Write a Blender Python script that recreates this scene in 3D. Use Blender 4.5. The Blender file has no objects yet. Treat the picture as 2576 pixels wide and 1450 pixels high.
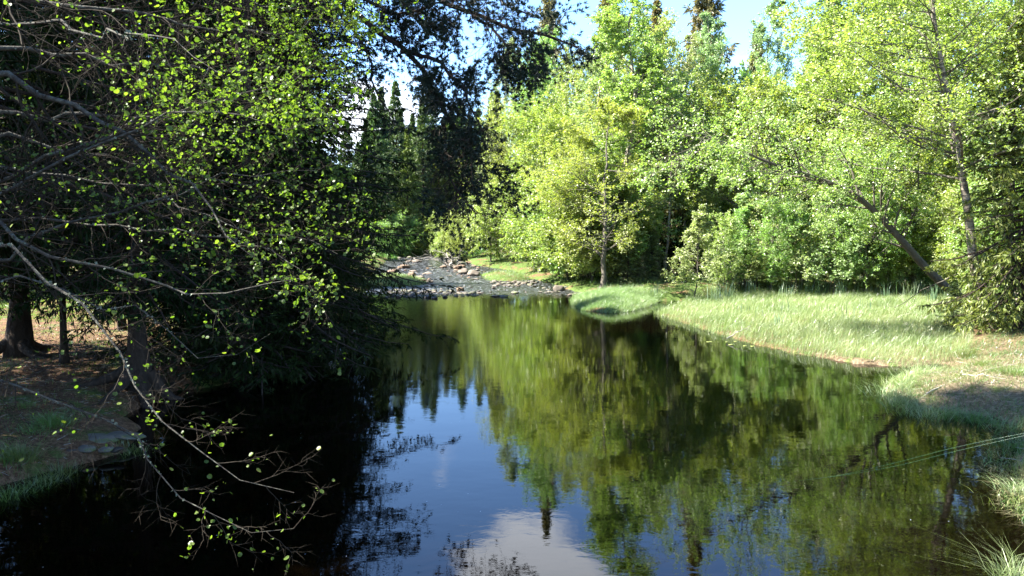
import bpy, math, random
import numpy as np
from mathutils import Vector, Euler
R_ = math.radians
random.seed(7)
rng = np.random.default_rng(11)
sc = bpy.context.scene
COL = sc.collection

# ------------------------------------------------------------------ camera
FPX = 2003.0            # focal length in pixels of a 2576 wide picture
CAMZ = 4.0
PITCH = math.atan(165 / FPX)
cd = bpy.data.cameras.new('camera'); cam = bpy.data.objects.new('camera', cd); COL.objects.link(cam)
cam.location = (0, 0, CAMZ); cam.rotation_euler = (math.pi / 2 - PITCH, 0, 0)
cd.sensor_width = 36; cd.lens = FPX / 2576 * 36; cd.clip_start = 0.05; cd.clip_end = 3000
sc.camera = cam

# ------------------------------------------------------------------ light
SUN_AZ = math.atan2(-0.995, -0.08)      # towards the sun, clockwise from +Y
SUN_EL = R_(49)
world = bpy.data.worlds.new('World'); sc.world = world; world.use_nodes = True
nt = world.node_tree; nt.nodes.clear()
def N(t, kind, **kw):
    n = t.nodes.new(kind)
    for k, v in kw.items():
        if k in n.inputs: n.inputs[k].default_value = v
        else: setattr(n, k, v)
    return n
out = N(nt, 'ShaderNodeOutputWorld')
bg = N(nt, 'ShaderNodeBackground'); bg.inputs['Strength'].default_value = 0.062
sky = nt.nodes.new('ShaderNodeTexSky'); sky.sky_type = 'NISHITA'; sky.sun_disc = False
sky.sun_elevation = SUN_EL; sky.sun_rotation = SUN_AZ; sky.air_density = 1.0; sky.dust_density = 0.2; sky.ozone_density = 1.8
tc = N(nt, 'ShaderNodeTexCoord')
nrm = N(nt, 'ShaderNodeVectorMath', operation='NORMALIZE'); nt.links.new(tc.outputs['Generated'], nrm.inputs[0])
# clouds live in direction space: noise stretched along the horizon, thicker low down and in one bank overhead
mp = N(nt, 'ShaderNodeMapping'); mp.inputs['Scale'].default_value = (1, 1, 2.2)
nt.links.new(nrm.outputs[0], mp.inputs['Vector'])
cn = N(nt, 'ShaderNodeTexNoise'); cn.inputs['Scale'].default_value = 5.0; cn.inputs['Detail'].default_value = 9; cn.inputs['Roughness'].default_value = 0.58
nt.links.new(mp.outputs[0], cn.inputs['Vector'])
sep = N(nt, 'ShaderNodeSeparateXYZ'); nt.links.new(nrm.outputs[0], sep.inputs[0])
low = N(nt, 'ShaderNodeMapRange'); low.inputs['From Min'].default_value = 0.20; low.inputs['From Max'].default_value = 0.10
low.inputs['To Min'].default_value = 0; low.inputs['To Max'].default_value = 0.08
nt.links.new(sep.outputs['Z'], low.inputs['Value'])
def blob(az, el, rad, amt):
    d = (math.sin(R_(az)) * math.cos(R_(el)), math.cos(R_(az)) * math.cos(R_(el)), math.sin(R_(el)))
    dot = N(nt, 'ShaderNodeVectorMath', operation='DISTANCE'); dot.inputs[1].default_value = d
    nt.links.new(nrm.outputs[0], dot.inputs[0])
    m = N(nt, 'ShaderNodeMapRange'); m.interpolation_type = 'SMOOTHSTEP'
    m.inputs['From Min'].default_value = rad; m.inputs['From Max'].default_value = rad * 0.2
    m.inputs['To Min'].default_value = 0; m.inputs['To Max'].default_value = amt
    nt.links.new(dot.outputs['Value'], m.inputs['Value']); return m
acc = low
for b in (blob(3, 26, 0.15, 0.26), blob(-11, 7, 0.19, 0.17), blob(60, 40, 0.5, 0.14), blob(150, 35, 0.7, 0.16), blob(-120, 50, 0.4, 0.12)):
    a = N(nt, 'ShaderNodeMath', operation='ADD'); nt.links.new(acc.outputs[0], a.inputs[0]); nt.links.new(b.outputs[0], a.inputs[1]); acc = a
a = N(nt, 'ShaderNodeMath', operation='ADD'); nt.links.new(acc.outputs[0], a.inputs[0]); nt.links.new(cn.outputs['Fac'], a.inputs[1])
cm = N(nt, 'ShaderNodeMapRange'); cm.interpolation_type = 'SMOOTHSTEP'
cm.inputs['From Min'].default_value = 0.645; cm.inputs['From Max'].default_value = 0.80
nt.links.new(a.outputs[0], cm.inputs['Value'])
mx = N(nt, 'ShaderNodeMix', data_type='RGBA'); mx.inputs[7].default_value = (6.6, 7.0, 7.8, 1)
nt.links.new(cm.outputs[0], mx.inputs[0]); tn = N(nt, 'ShaderNodeMix', data_type='RGBA'); tn.blend_type = 'MULTIPLY'; tn.inputs[0].default_value = 1; tn.inputs[7].default_value = (.80, .98, 1.22, 1)
nt.links.new(sky.outputs[0], tn.inputs[6]); nt.links.new(tn.outputs[2], mx.inputs[6])
nt.links.new(mx.outputs[2], bg.inputs['Color']); nt.links.new(bg.outputs[0], out.inputs['Surface'])

sd_ = bpy.data.lights.new('sun', 'SUN'); sd_.energy = 5.0; sd_.angle = R_(0.53); sd_.color = (1, 0.95, 0.86)
sun = bpy.data.objects.new('sun', sd_); COL.objects.link(sun)
SDIR = Vector((math.sin(SUN_AZ) * math.cos(SUN_EL), math.cos(SUN_AZ) * math.cos(SUN_EL), math.sin(SUN_EL)))
sun.rotation_euler = SDIR.to_track_quat('Z', 'Y').to_euler(); sun.location = SDIR * 60
vs = sc.view_settings; vs.view_transform = 'Standard'; vs.look = 'None'; vs.gamma = 1; vs.use_curve_mapping = False
vs.exposure = 2.95

# ------------------------------------------------------------------ helpers
def wlevel(y):                                    # water level: flat pool, then rising up the rapids
    t = np.clip((np.asarray(y, float) - 43.5) / 36.0, 0, 1)
    return 0.62 * t * t * (3 - 2 * t) + 0.0
def at(px, py, h=0.0):                            # point on the water level + h seen at that place of the photograph
    x = (px - 1288) / FPX; v = -(py - 725) / FPX
    d = np.array([x, math.cos(PITCH) + v * math.sin(PITCH), -math.sin(PITCH) + v * math.cos(PITCH)])
    z = h
    for _ in range(12):
        t = (z - CAMZ) / d[2]; y = min(d[1] * t, 140.0); z = 0.5 * z + 0.5 * (float(wlevel(y)) + h)
    t = min((z - CAMZ) / d[2], 140)
    return np.array([d[0] * t, d[1] * t, z])
def atD(px, py, D):                               # point at distance D along the view
    x = (px - 1288) / FPX; v = -(py - 725) / FPX
    d = np.array([x, math.cos(PITCH) + v * math.sin(PITCH), -math.sin(PITCH) + v * math.cos(PITCH)])
    return d / d[1] * D + np.array([0, 0, CAMZ])

def norm(a): return a / np.maximum(np.linalg.norm(a, axis=-1, keepdims=True), 1e-9)

def make_mesh(name, V, faces, mat=None, rnd=None, smooth=False):
    me = bpy.data.meshes.new(name)
    V = np.asarray(V, np.float32).reshape(-1, 3)
    me.vertices.add(len(V)); me.vertices.foreach_set('co', V.ravel())
    faces = [np.asarray(f, np.int32) for f in faces if len(f)]
    nl = sum(f.size for f in faces); npoly = sum(len(f) for f in faces)
    me.loops.add(nl); me.polygons.add(npoly)
    me.loops.foreach_set('vertex_index', np.concatenate([f.ravel() for f in faces]))
    tot = np.concatenate([np.full(len(f), f.shape[1], np.int32) for f in faces])
    st = np.concatenate([[0], np.cumsum(tot)[:-1]]).astype(np.int32)
    me.polygons.foreach_set('loop_start', st)
    if smooth: me.polygons.foreach_set('use_smooth', np.ones(npoly, bool))
    else: me.polygons.foreach_set('use_smooth', np.zeros(npoly, bool))
    if rnd is not None:
        at_ = me.attributes.new('rnd', 'FLOAT', 'POINT'); at_.data.foreach_set('value', np.asarray(rnd, np.float32))
    me.update(calc_edges=True)
    if mat: me.materials.append(mat)
    return me

class Geo:                                        # collects pieces for one mesh
    def __init__(s): s.V = []; s.F = {}; s.r = []; s.n = 0
    def add(s, V, faces, rnd=None):
        V = np.asarray(V, float).reshape(-1, 3)
        for f in faces:
            f = np.asarray(f)
            if len(f): s.F.setdefault(f.shape[1], []).append(f + s.n)
        s.V.append(V); s.r.append(np.zeros(len(V)) if rnd is None else np.asarray(rnd, float)); s.n += len(V)
    def mesh(s, name, mat, smooth=False):
        return make_mesh(name, np.concatenate(s.V), [np.concatenate(v) for v in s.F.values()], mat, np.concatenate(s.r), smooth)

def tubes(P, Rr, sides=5, ref=(0.17, 0.31, 0.93), cap=False):
    P = np.asarray(P, float); Rr = np.asarray(Rr, float)
    n, k, _ = P.shape
    T = np.gradient(P, axis=1); T = norm(T)
    ref = np.broadcast_to(np.asarray(ref, float), T.shape)
    U = norm(np.cross(T, ref)); W = np.cross(T, U)
    a = np.arange(sides) * 2 * math.pi / sides
    V = P[:, :, None, :] + Rr[:, :, None, None] * (np.cos(a)[None, None, :, None] * U[:, :, None, :] + np.sin(a)[None, None, :, None] * W[:, :, None, :])
    idx = np.arange(n * k * sides).reshape(n, k, sides)
    i0 = idx[:, :-1, :]; i1 = idx[:, 1:, :]
    F = np.stack([i0, np.roll(i0, -1, 2), np.roll(i1, -1, 2), i1], -1).reshape(-1, 4)
    return V.reshape(-1, 3), [F]

def interp(P, t):                                 # P (N,K,3), t (N,n) -> points, tangents
    n, k, _ = P.shape
    u = np.clip(t, 0, 0.9999) * (k - 1); i = u.astype(int); f = (u - i)[..., None]
    r = np.arange(n)[:, None]
    a = P[r, i]; b = P[r, i + 1]
    return a * (1 - f) + b * f, norm(b - a)
def interp_s(S, t):
    n, k = S.shape
    u = np.clip(t, 0, 0.9999) * (k - 1); i = u.astype(int); f = u - i; r = np.arange(n)[:, None]
    return S[r, i] * (1 - f) + S[r, i + 1] * f

def grow(P, Rr, n, t0, t1, ang, L, K=5, up=0.0, wob=0.15, flat=1.0, rfac=0.55, rmin=0.004, rg=rng):
    """children of polylines P; L: length array or fn(t, parentlen)"""
    N0 = len(P)
    t = t0 + (t1 - t0) * (np.arange(n)[None] + rg.random((N0, n))) / n
    B, T = interp(P, t)
    plen = np.linalg.norm(np.diff(P, axis=1), axis=2).sum(1)[:, None]
    perp = rg.normal(size=(N0, n, 3)); perp[..., 2] *= flat
    perp = norm(perp - (perp * T).sum(-1, keepdims=True) * T)
    a = ang * (0.75 + 0.5 * rg.random((N0, n, 1)))
    D = norm(np.cos(a) * T + np.sin(a) * perp)
    Ln = L(t, plen) * (0.7 + 0.6 * rg.random((N0, n)))
    pr = interp_s(Rr, t)
    B = B.reshape(-1, 3); D = D.reshape(-1, 3); Ln = Ln.reshape(-1); pr = pr.reshape(-1)
    return poly(B, D, Ln, np.maximum(pr * rfac, rmin), K, up, wob, rg)
def poly(B, D, Ln, r0, K=5, up=0.0, wob=0.15, rg=rng, tip=0.25):
    M = len(B); pts = [B]; d = D.copy(); st = (Ln / (K - 1))[:, None]
    for k in range(K - 1):
        pts.append(pts[-1] + d * st)
        d = norm(d + np.array([0, 0, up]) / (K - 1) + rg.normal(size=(M, 3)) * wob)
    rad = r0[:, None] * np.linspace(1, tip, K)[None]
    return np.stack(pts, 1), rad

def leaf_geo(pos, size, up=0.6, aspect=0.75, rg=rng, rnd=None, axis=None, axw=0.0, shape=0):
    n = len(pos)
    nr = rg.normal(size=(n, 3)); nr[:, 2] += up * 2; nr = norm(nr)
    ax = rg.normal(size=(n, 3))
    if axis is not None: ax = norm(ax) * (1 - axw) + axis * axw
    ax = norm(ax - (ax * nr).sum(-1, keepdims=True) * nr)
    bx = np.cross(nr, ax)
    s = (size * (0.6 + 0.7 * rg.random(n)))[:, None]
    rv = rg.random(n) if rnd is None else rnd
    if shape == 0:                                # folded diamond
        V = np.stack([pos, pos + ax * s * .5 + bx * s * aspect * .5 + nr * s * .08, pos + ax * s - nr * s * .08, pos + ax * s * .5 - bx * s * aspect * .5 + nr * s * .08], 1)
        F = np.arange(n * 4).reshape(n, 4)
        return V.reshape(-1, 3), [F], np.repeat(rv, 4)
    # rounded alder leaf: 7 outline points and a midrib, gently cupped
    o = np.array([[0, 0, 0], [.22, .36, .05], [.62, .46, .06], [.95, .26, .0], [.93, 0, -.05], [.95, -.26, .0], [.62, -.46, .06], [.22, -.36, .05], [.5, 0, -.03]])
    V = pos[:, None] + s[:, None] * (o[None, :, :1] * ax[:, None] + o[None, :, 1:2] * bx[:, None] * aspect * 1.25 + o[None, :, 2:] * nr[:, None])
    b = (np.arange(n) * 9)[:, None]
    Q = np.array([[0, 1, 2, 8], [8, 2, 3, 4], [8, 4, 5, 6], [0, 8, 6, 7]])
    F = (b[:, :, None] + Q[None]).reshape(-1, 4)
    return V.reshape(-1, 3), [F], np.repeat(rv, 9)

# objects ------------------------------------------------------------
def obj(name, me, parent=None, label=None, cat=None, group=None, kind=None, loc=None):
    o = bpy.data.objects.new(name, me); COL.objects.link(o)
    if parent is not None: o.parent = parent
    if label: o['label'] = label
    if cat: o['category'] = cat
    if group: o['group'] = group
    if kind: o['kind'] = kind
    if loc is not None: o.location = loc
    return o

# ------------------------------------------------------------------ materials
def newmat(name):
    m = bpy.data.materials.new(name); m.use_nodes = True; m.node_tree.nodes.clear(); return m, m.node_tree
def ramp(t, pts):
    r = t.nodes.new('ShaderNodeValToRGB'); e = r.color_ramp.elements
    while len(e) < len(pts): e.new(0.5)
    for i, (p, c) in enumerate(pts): e[i].position = p; e[i].color = (*c, 1)
    return r
def leaf_mat(name, cols, trans, tfac=0.45, gloss=0.06, rough=0.42, hue=0.11):
    m, t = newmat(name)
    at_ = N(t, 'ShaderNodeAttribute', attribute_name='rnd')
    r = ramp(t, cols); t.links.new(at_.outputs['Fac'], r.inputs[0])
    oi = N(t, 'ShaderNodeObjectInfo')
    hs = N(t, 'ShaderNodeHueSaturation')
    mr = N(t, 'ShaderNodeMapRange'); mr.inputs['To Min'].default_value = 0.5 - hue * .35; mr.inputs['To Max'].default_value = 0.5 + hue * .35
    t.links.new(oi.outputs['Random'], mr.inputs['Value']); t.links.new(mr.outputs[0], hs.inputs['Hue'])
    t.links.new(r.outputs[0], hs.inputs['Color']); hs.inputs['Value'].default_value = 1.14 if name in ('birch_leaf', 'birch_leaf_pale', 'alder_leaf') else (1.12 if name == 'near_leaf' else 1.0)
    d = N(t, 'ShaderNodeBsdfDiffuse'); t.links.new(hs.outputs[0], d.inputs['Color'])
    tr = N(t, 'ShaderNodeBsdfTranslucent')
    mul = N(t, 'ShaderNodeMix', data_type='RGBA'); mul.blend_type = 'MULTIPLY'; mul.inputs[0].default_value = 1; mul.inputs[7].default_value = (*trans, 1)
    t.links.new(hs.outputs[0], mul.inputs[6]); t.links.new(mul.outputs[2], tr.inputs['Color'])
    mx = N(t, 'ShaderNodeMixShader'); mx.inputs[0].default_value = tfac
    t.links.new(d.outputs[0], mx.inputs[1]); t.links.new(tr.outputs[0], mx.inputs[2])
    g = N(t, 'ShaderNodeBsdfGlossy'); g.inputs['Roughness'].default_value = rough; g.inputs['Color'].default_value = (1, 1, 1, 1)
    m2 = N(t, 'ShaderNodeMixShader'); m2.inputs[0].default_value = gloss
    t.links.new(mx.outputs[0], m2.inputs[1]); t.links.new(g.outputs[0], m2.inputs[2])
    o = N(t, 'ShaderNodeOutputMaterial'); t.links.new(m2.outputs[0], o.inputs['Surface'])
    return m
def noise_mat(name, cols, scale=3, detail=6, rough=0.85, stretch=(1, 1, 1), bump=0.3, bscale=None, spec=0.3, coord='Object', second=None, bdist=0.02):
    m, t = newmat(name)
    tc = N(t, 'ShaderNodeTexCoord'); mp = N(t, 'ShaderNodeMapping'); mp.inputs['Scale'].default_value = stretch
    if coord == 'World':
        ge = N(t, 'ShaderNodeNewGeometry'); t.links.new(ge.outputs['Position'], mp.inputs['Vector'])
    else: t.links.new(tc.outputs[coord], mp.inputs['Vector'])
    n = N(t, 'ShaderNodeTexNoise'); n.inputs['Scale'].default_value = scale; n.inputs['Detail'].default_value = detail; n.inputs['Roughness'].default_value = 0.65
    t.links.new(mp.outputs[0], n.inputs['Vector'])
    r = ramp(t, cols); t.links.new(n.outputs['Fac'], r.inputs[0])
    colo = r.outputs[0]
    if second:                                    # (colour, scale, lo, hi) patches laid over
        for (c, s2, lo, hi) in second:
            n2 = N(t, 'ShaderNodeTexNoise'); n2.inputs['Scale'].default_value = s2; n2.inputs['Detail'].default_value = 5
            t.links.new(mp.outputs[0], n2.inputs['Vector'])
            mr = N(t, 'ShaderNodeMapRange'); mr.inputs['From Min'].default_value = lo; mr.inputs['From Max'].default_value = hi
            t.links.new(n2.outputs['Fac'], mr.inputs['Value'])
            mx = N(t, 'ShaderNodeMix', data_type='RGBA'); mx.inputs[7].default_value = (*c, 1)
            t.links.new(mr.outputs[0], mx.inputs[0]); t.links.new(colo, mx.inputs[6]); colo = mx.outputs[2]
    p = N(t, 'ShaderNodeBsdfPrincipled'); p.inputs['Roughness'].default_value = rough
    p.inputs['Specular IOR Level'].default_value = spec
    t.links.new(colo, p.inputs['Base Color'])
    nb = N(t, 'ShaderNodeTexNoise'); nb.inputs['Scale'].default_value = bscale or scale * 3; nb.inputs['Detail'].default_value = 6
    t.links.new(mp.outputs[0], nb.inputs['Vector'])
    b = N(t, 'ShaderNodeBump'); b.inputs['Strength'].default_value = bump; b.inputs['Distance'].default_value = bdist
    t.links.new(nb.outputs['Fac'], b.inputs['Height']); t.links.new(b.outputs[0], p.inputs['Normal'])
    o = N(t, 'ShaderNodeOutputMaterial'); t.links.new(p.outputs[0], o.inputs['Surface'])
    return m

M = {}
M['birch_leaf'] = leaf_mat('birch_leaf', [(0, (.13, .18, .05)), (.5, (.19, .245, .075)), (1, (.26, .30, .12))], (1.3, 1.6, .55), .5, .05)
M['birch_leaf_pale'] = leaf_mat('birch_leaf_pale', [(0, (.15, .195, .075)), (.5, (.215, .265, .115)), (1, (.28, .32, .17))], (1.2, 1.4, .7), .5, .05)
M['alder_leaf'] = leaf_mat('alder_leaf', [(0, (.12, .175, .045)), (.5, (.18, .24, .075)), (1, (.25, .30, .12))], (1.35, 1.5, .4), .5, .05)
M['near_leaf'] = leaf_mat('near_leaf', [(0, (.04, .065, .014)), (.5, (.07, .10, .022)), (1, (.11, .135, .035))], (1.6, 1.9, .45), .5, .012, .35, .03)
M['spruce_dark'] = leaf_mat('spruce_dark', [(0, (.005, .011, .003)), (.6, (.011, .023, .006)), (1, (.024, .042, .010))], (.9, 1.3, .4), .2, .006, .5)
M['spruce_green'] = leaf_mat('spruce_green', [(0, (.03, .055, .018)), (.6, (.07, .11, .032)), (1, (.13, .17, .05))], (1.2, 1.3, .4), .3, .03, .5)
M['spruce_rust'] = leaf_mat('spruce_rust', [(0, (.08, .085, .03)), (.6, (.15, .145, .055)), (1, (.24, .20, .085))], (1.2, 1.1, .5), .3, .03, .5)
M['spruce_bright'] = leaf_mat('spruce_bright', [(0, (.05, .085, .015)), (.6, (.10, .14, .022)), (1, (.16, .19, .035))], (1.3, 1.4, .4), .35, .03, .5)
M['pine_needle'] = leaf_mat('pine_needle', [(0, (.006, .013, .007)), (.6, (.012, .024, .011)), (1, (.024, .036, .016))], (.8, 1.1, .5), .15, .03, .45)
M['grass_pale'] = leaf_mat('grass_pale', [(0, (.10, .16, .05)), (.5, (.165, .235, .085)), (1, (.27, .30, .15))], (1.1, 1.25, .7), .45, .06)
M['grass_green'] = leaf_mat('grass_green', [(0, (.05, .10, .02)), (.5, (.09, .16, .03)), (1, (.15, .21, .05))], (1.2, 1.4, .5), .45, .06)
M['grass_straw'] = leaf_mat('grass_straw', [(0, (.14, .11, .06)), (.5, (.24, .20, .11)), (1, (.34, .30, .18))], (1, 1, .8), .3, .04)
M['reed'] = leaf_mat('reed', [(0, (.06, .11, .05)), (.5, (.10, .16, .085)), (1, (.16, .21, .12))], (1.1, 1.2, .8), .4, .08)
M['birch_bark'] = noise_mat('birch_bark', [(0, (.02, .018, .015)), (.44, (.07, .06, .05)), (.53, (.26, .22, .17)), (1, (.42, .37, .29))], 2.2, 6, .75, (1.2, 1.2, 5), .4, 8)
M['alder_bark'] = noise_mat('alder_bark', [(0, (.035, .03, .022)), (.5, (.085, .075, .058)), (1, (.16, .15, .12))], 9, 6, .9, (1, 1, .4), .6, 20)
M['lichen_bark'] = noise_mat('lichen_bark', [(0, (.010, .009, .007)), (.45, (.025, .021, .016)), (.62, (.06, .06, .046)), (1, (.15, .155, .12))], 14, 7, .95, (1, 1, 1), .8, 30)
M['spruce_bark'] = noise_mat('spruce_bark', [(0, (.010, .007, .005)), (.5, (.03, .021, .015)), (1, (.07, .05, .036))], 7, 7, .95, (1, 1, .35), 1.0, 14, bdist=.05)
M['twig_bark'] = noise_mat('twig_bark', [(0, (.010, .008, .006)), (.5, (.024, .02, .015)), (1, (.05, .046, .035))], 9, 4, .9, spec=.05)
M['pine_bark'] = noise_mat('pine_bark', [(0, (.012, .009, .007)), (.5, (.03, .021, .015)), (1, (.07, .045, .03))], 6, 7, .9, (1, 1, .5), .9, 14)
M['dead_wood'] = noise_mat('dead_wood', [(0, (.10, .09, .075)), (.5, (.22, .20, .17)), (1, (.38, .35, .30))], 6, 5, .8, (1, 1, 1), .4, 20)
M['lichen'] = noise_mat('lichen', [(0, (.05, .06, .04)), (1, (.16, .18, .13))], 20, 3, .9, (1, 1, 1), .3)
M['stone_tan'] = noise_mat('stone_tan', [(0, (.04, .032, .025)), (.45, (.10, .082, .064)), (1, (.22, .187, .15))], 2.5, 8, .8, (1, 1, 1), .5, 9, second=[((.07, .055, .04), 4, .55, .7)])
M['stone_dark'] = noise_mat('stone_dark', [(0, (.010, .008, .006)), (.5, (.03, .024, .018)), (1, (.085, .068, .05))], 3, 8, .6, (1, 1, 1), .5, 9, spec=.35)
M['stone_rust'] = noise_mat('stone_rust', [(0, (.04, .028, .019)), (.5, (.11, .074, .047)), (1, (.23, .16, .10))], 2.2, 8, .75, (1, 1, 1), .5, 9)
M['stone_grey'] = noise_mat('stone_grey', [(0, (.03, .028, .022)), (.5, (.085, .077, .062)), (1, (.19, .175, .15))], 3, 8, .8, (1, 1, 1), .5, 9, second=[((.06, .08, .02), 3, .52, .66)])
M['lily'] = noise_mat('lily', [(0, (.16, .20, .05)), (1, (.28, .30, .10))], 5, 3, .4, bump=.1)

# ground: leaf litter, dry grass and moss mixed by noise, drier and paler on the right bank
def ground_mat():
    m, t = newmat('forest_floor')
    ge = N(t, 'ShaderNodeNewGeometry')
    n1 = N(t, 'ShaderNodeTexNoise'); n1.inputs['Scale'].default_value = .9; n1.inputs['Detail'].default_value = 9; n1.inputs['Roughness'].default_value = .7
    n2 = N(t, 'ShaderNodeTexNoise'); n2.inputs['Scale'].default_value = 11; n2.inputs['Detail'].default_value = 7; n2.inputs['Roughness'].default_value = .75
    for n in (n1, n2): t.links.new(ge.outputs['Position'], n.inputs['Vector'])
    r2 = ramp(t, [(.25, (.018, .010, .005)), (.46, (.075, .042, .022)), (.60, (.17, .105, .06)), (.78, (.32, .22, .14))]); t.links.new(n2.outputs['Fac'], r2.inputs[0])
    r3 = ramp(t, [(.25, (.03, .022, .012)), (.48, (.10, .078, .048)), (.62, (.21, .165, .11)), (.8, (.34, .29, .20))]); t.links.new(n2.outputs['Fac'], r3.inputs[0])
    sp = N(t, 'ShaderNodeSeparateXYZ'); t.links.new(ge.outputs['Position'], sp.inputs[0])
    mr = N(t, 'ShaderNodeMapRange'); mr.inputs['From Min'].default_value = 0; mr.inputs['From Max'].default_value = 8; t.links.new(sp.outputs['X'], mr.inputs['Value'])
    mry = N(t, 'ShaderNodeMapRange'); mry.inputs['From Min'].default_value = 26; mry.inputs['From Max'].default_value = 21; t.links.new(sp.outputs['Y'], mry.inputs['Value'])
    mm = N(t, 'ShaderNodeMath', operation='MULTIPLY'); t.links.new(mr.outputs[0], mm.inputs[0]); t.links.new(mry.outputs[0], mm.inputs[1])
    mx = N(t, 'ShaderNodeMix', data_type='RGBA'); t.links.new(mm.outputs[0], mx.inputs[0]); t.links.new(r2.outputs[0], mx.inputs[6]); t.links.new(r3.outputs[0], mx.inputs[7])
    r4 = ramp(t, [(.3, (.03, .05, .012)), (.7, (.08, .12, .025))]); t.links.new(n2.outputs['Fac'], r4.inputs[0])
    far_ = N(t, 'ShaderNodeMapRange'); far_.inputs['From Min'].default_value = 26; far_.inputs['From Max'].default_value = 38; far_.inputs['To Max'].default_value = .12; t.links.new(sp.outputs['Y'], far_.inputs['Value'])
    sm = N(t, 'ShaderNodeMath', operation='ADD'); t.links.new(n1.outputs['Fac'], sm.inputs[0]); t.links.new(far_.outputs[0], sm.inputs[1])
    mg = N(t, 'ShaderNodeMapRange'); mg.inputs['From Min'].default_value = .52; mg.inputs['From Max'].default_value = .62; t.links.new(sm.outputs[0], mg.inputs['Value'])
    mx2 = N(t, 'ShaderNodeMix', data_type='RGBA'); t.links.new(mg.outputs[0], mx2.inputs[0]); t.links.new(mx.outputs[2], mx2.inputs[6]); t.links.new(r4.outputs[0], mx2.inputs[7])
    p = N(t, 'ShaderNodeBsdfPrincipled'); p.inputs['Roughness'].default_value = .95; p.inputs['Specular IOR Level'].default_value = .15
    t.links.new(mx2.outputs[2], p.inputs['Base Color'])
    b = N(t, 'ShaderNodeBump'); b.inputs['Strength'].default_value = .9; b.inputs['Distance'].default_value = .06
    t.links.new(n2.outputs['Fac'], b.inputs['Height']); t.links.new(b.outputs[0], p.inputs['Normal'])
    o = N(t, 'ShaderNodeOutputMaterial'); t.links.new(p.outputs[0], o.inputs['Surface']); return m
M['ground'] = ground_mat()

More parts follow.
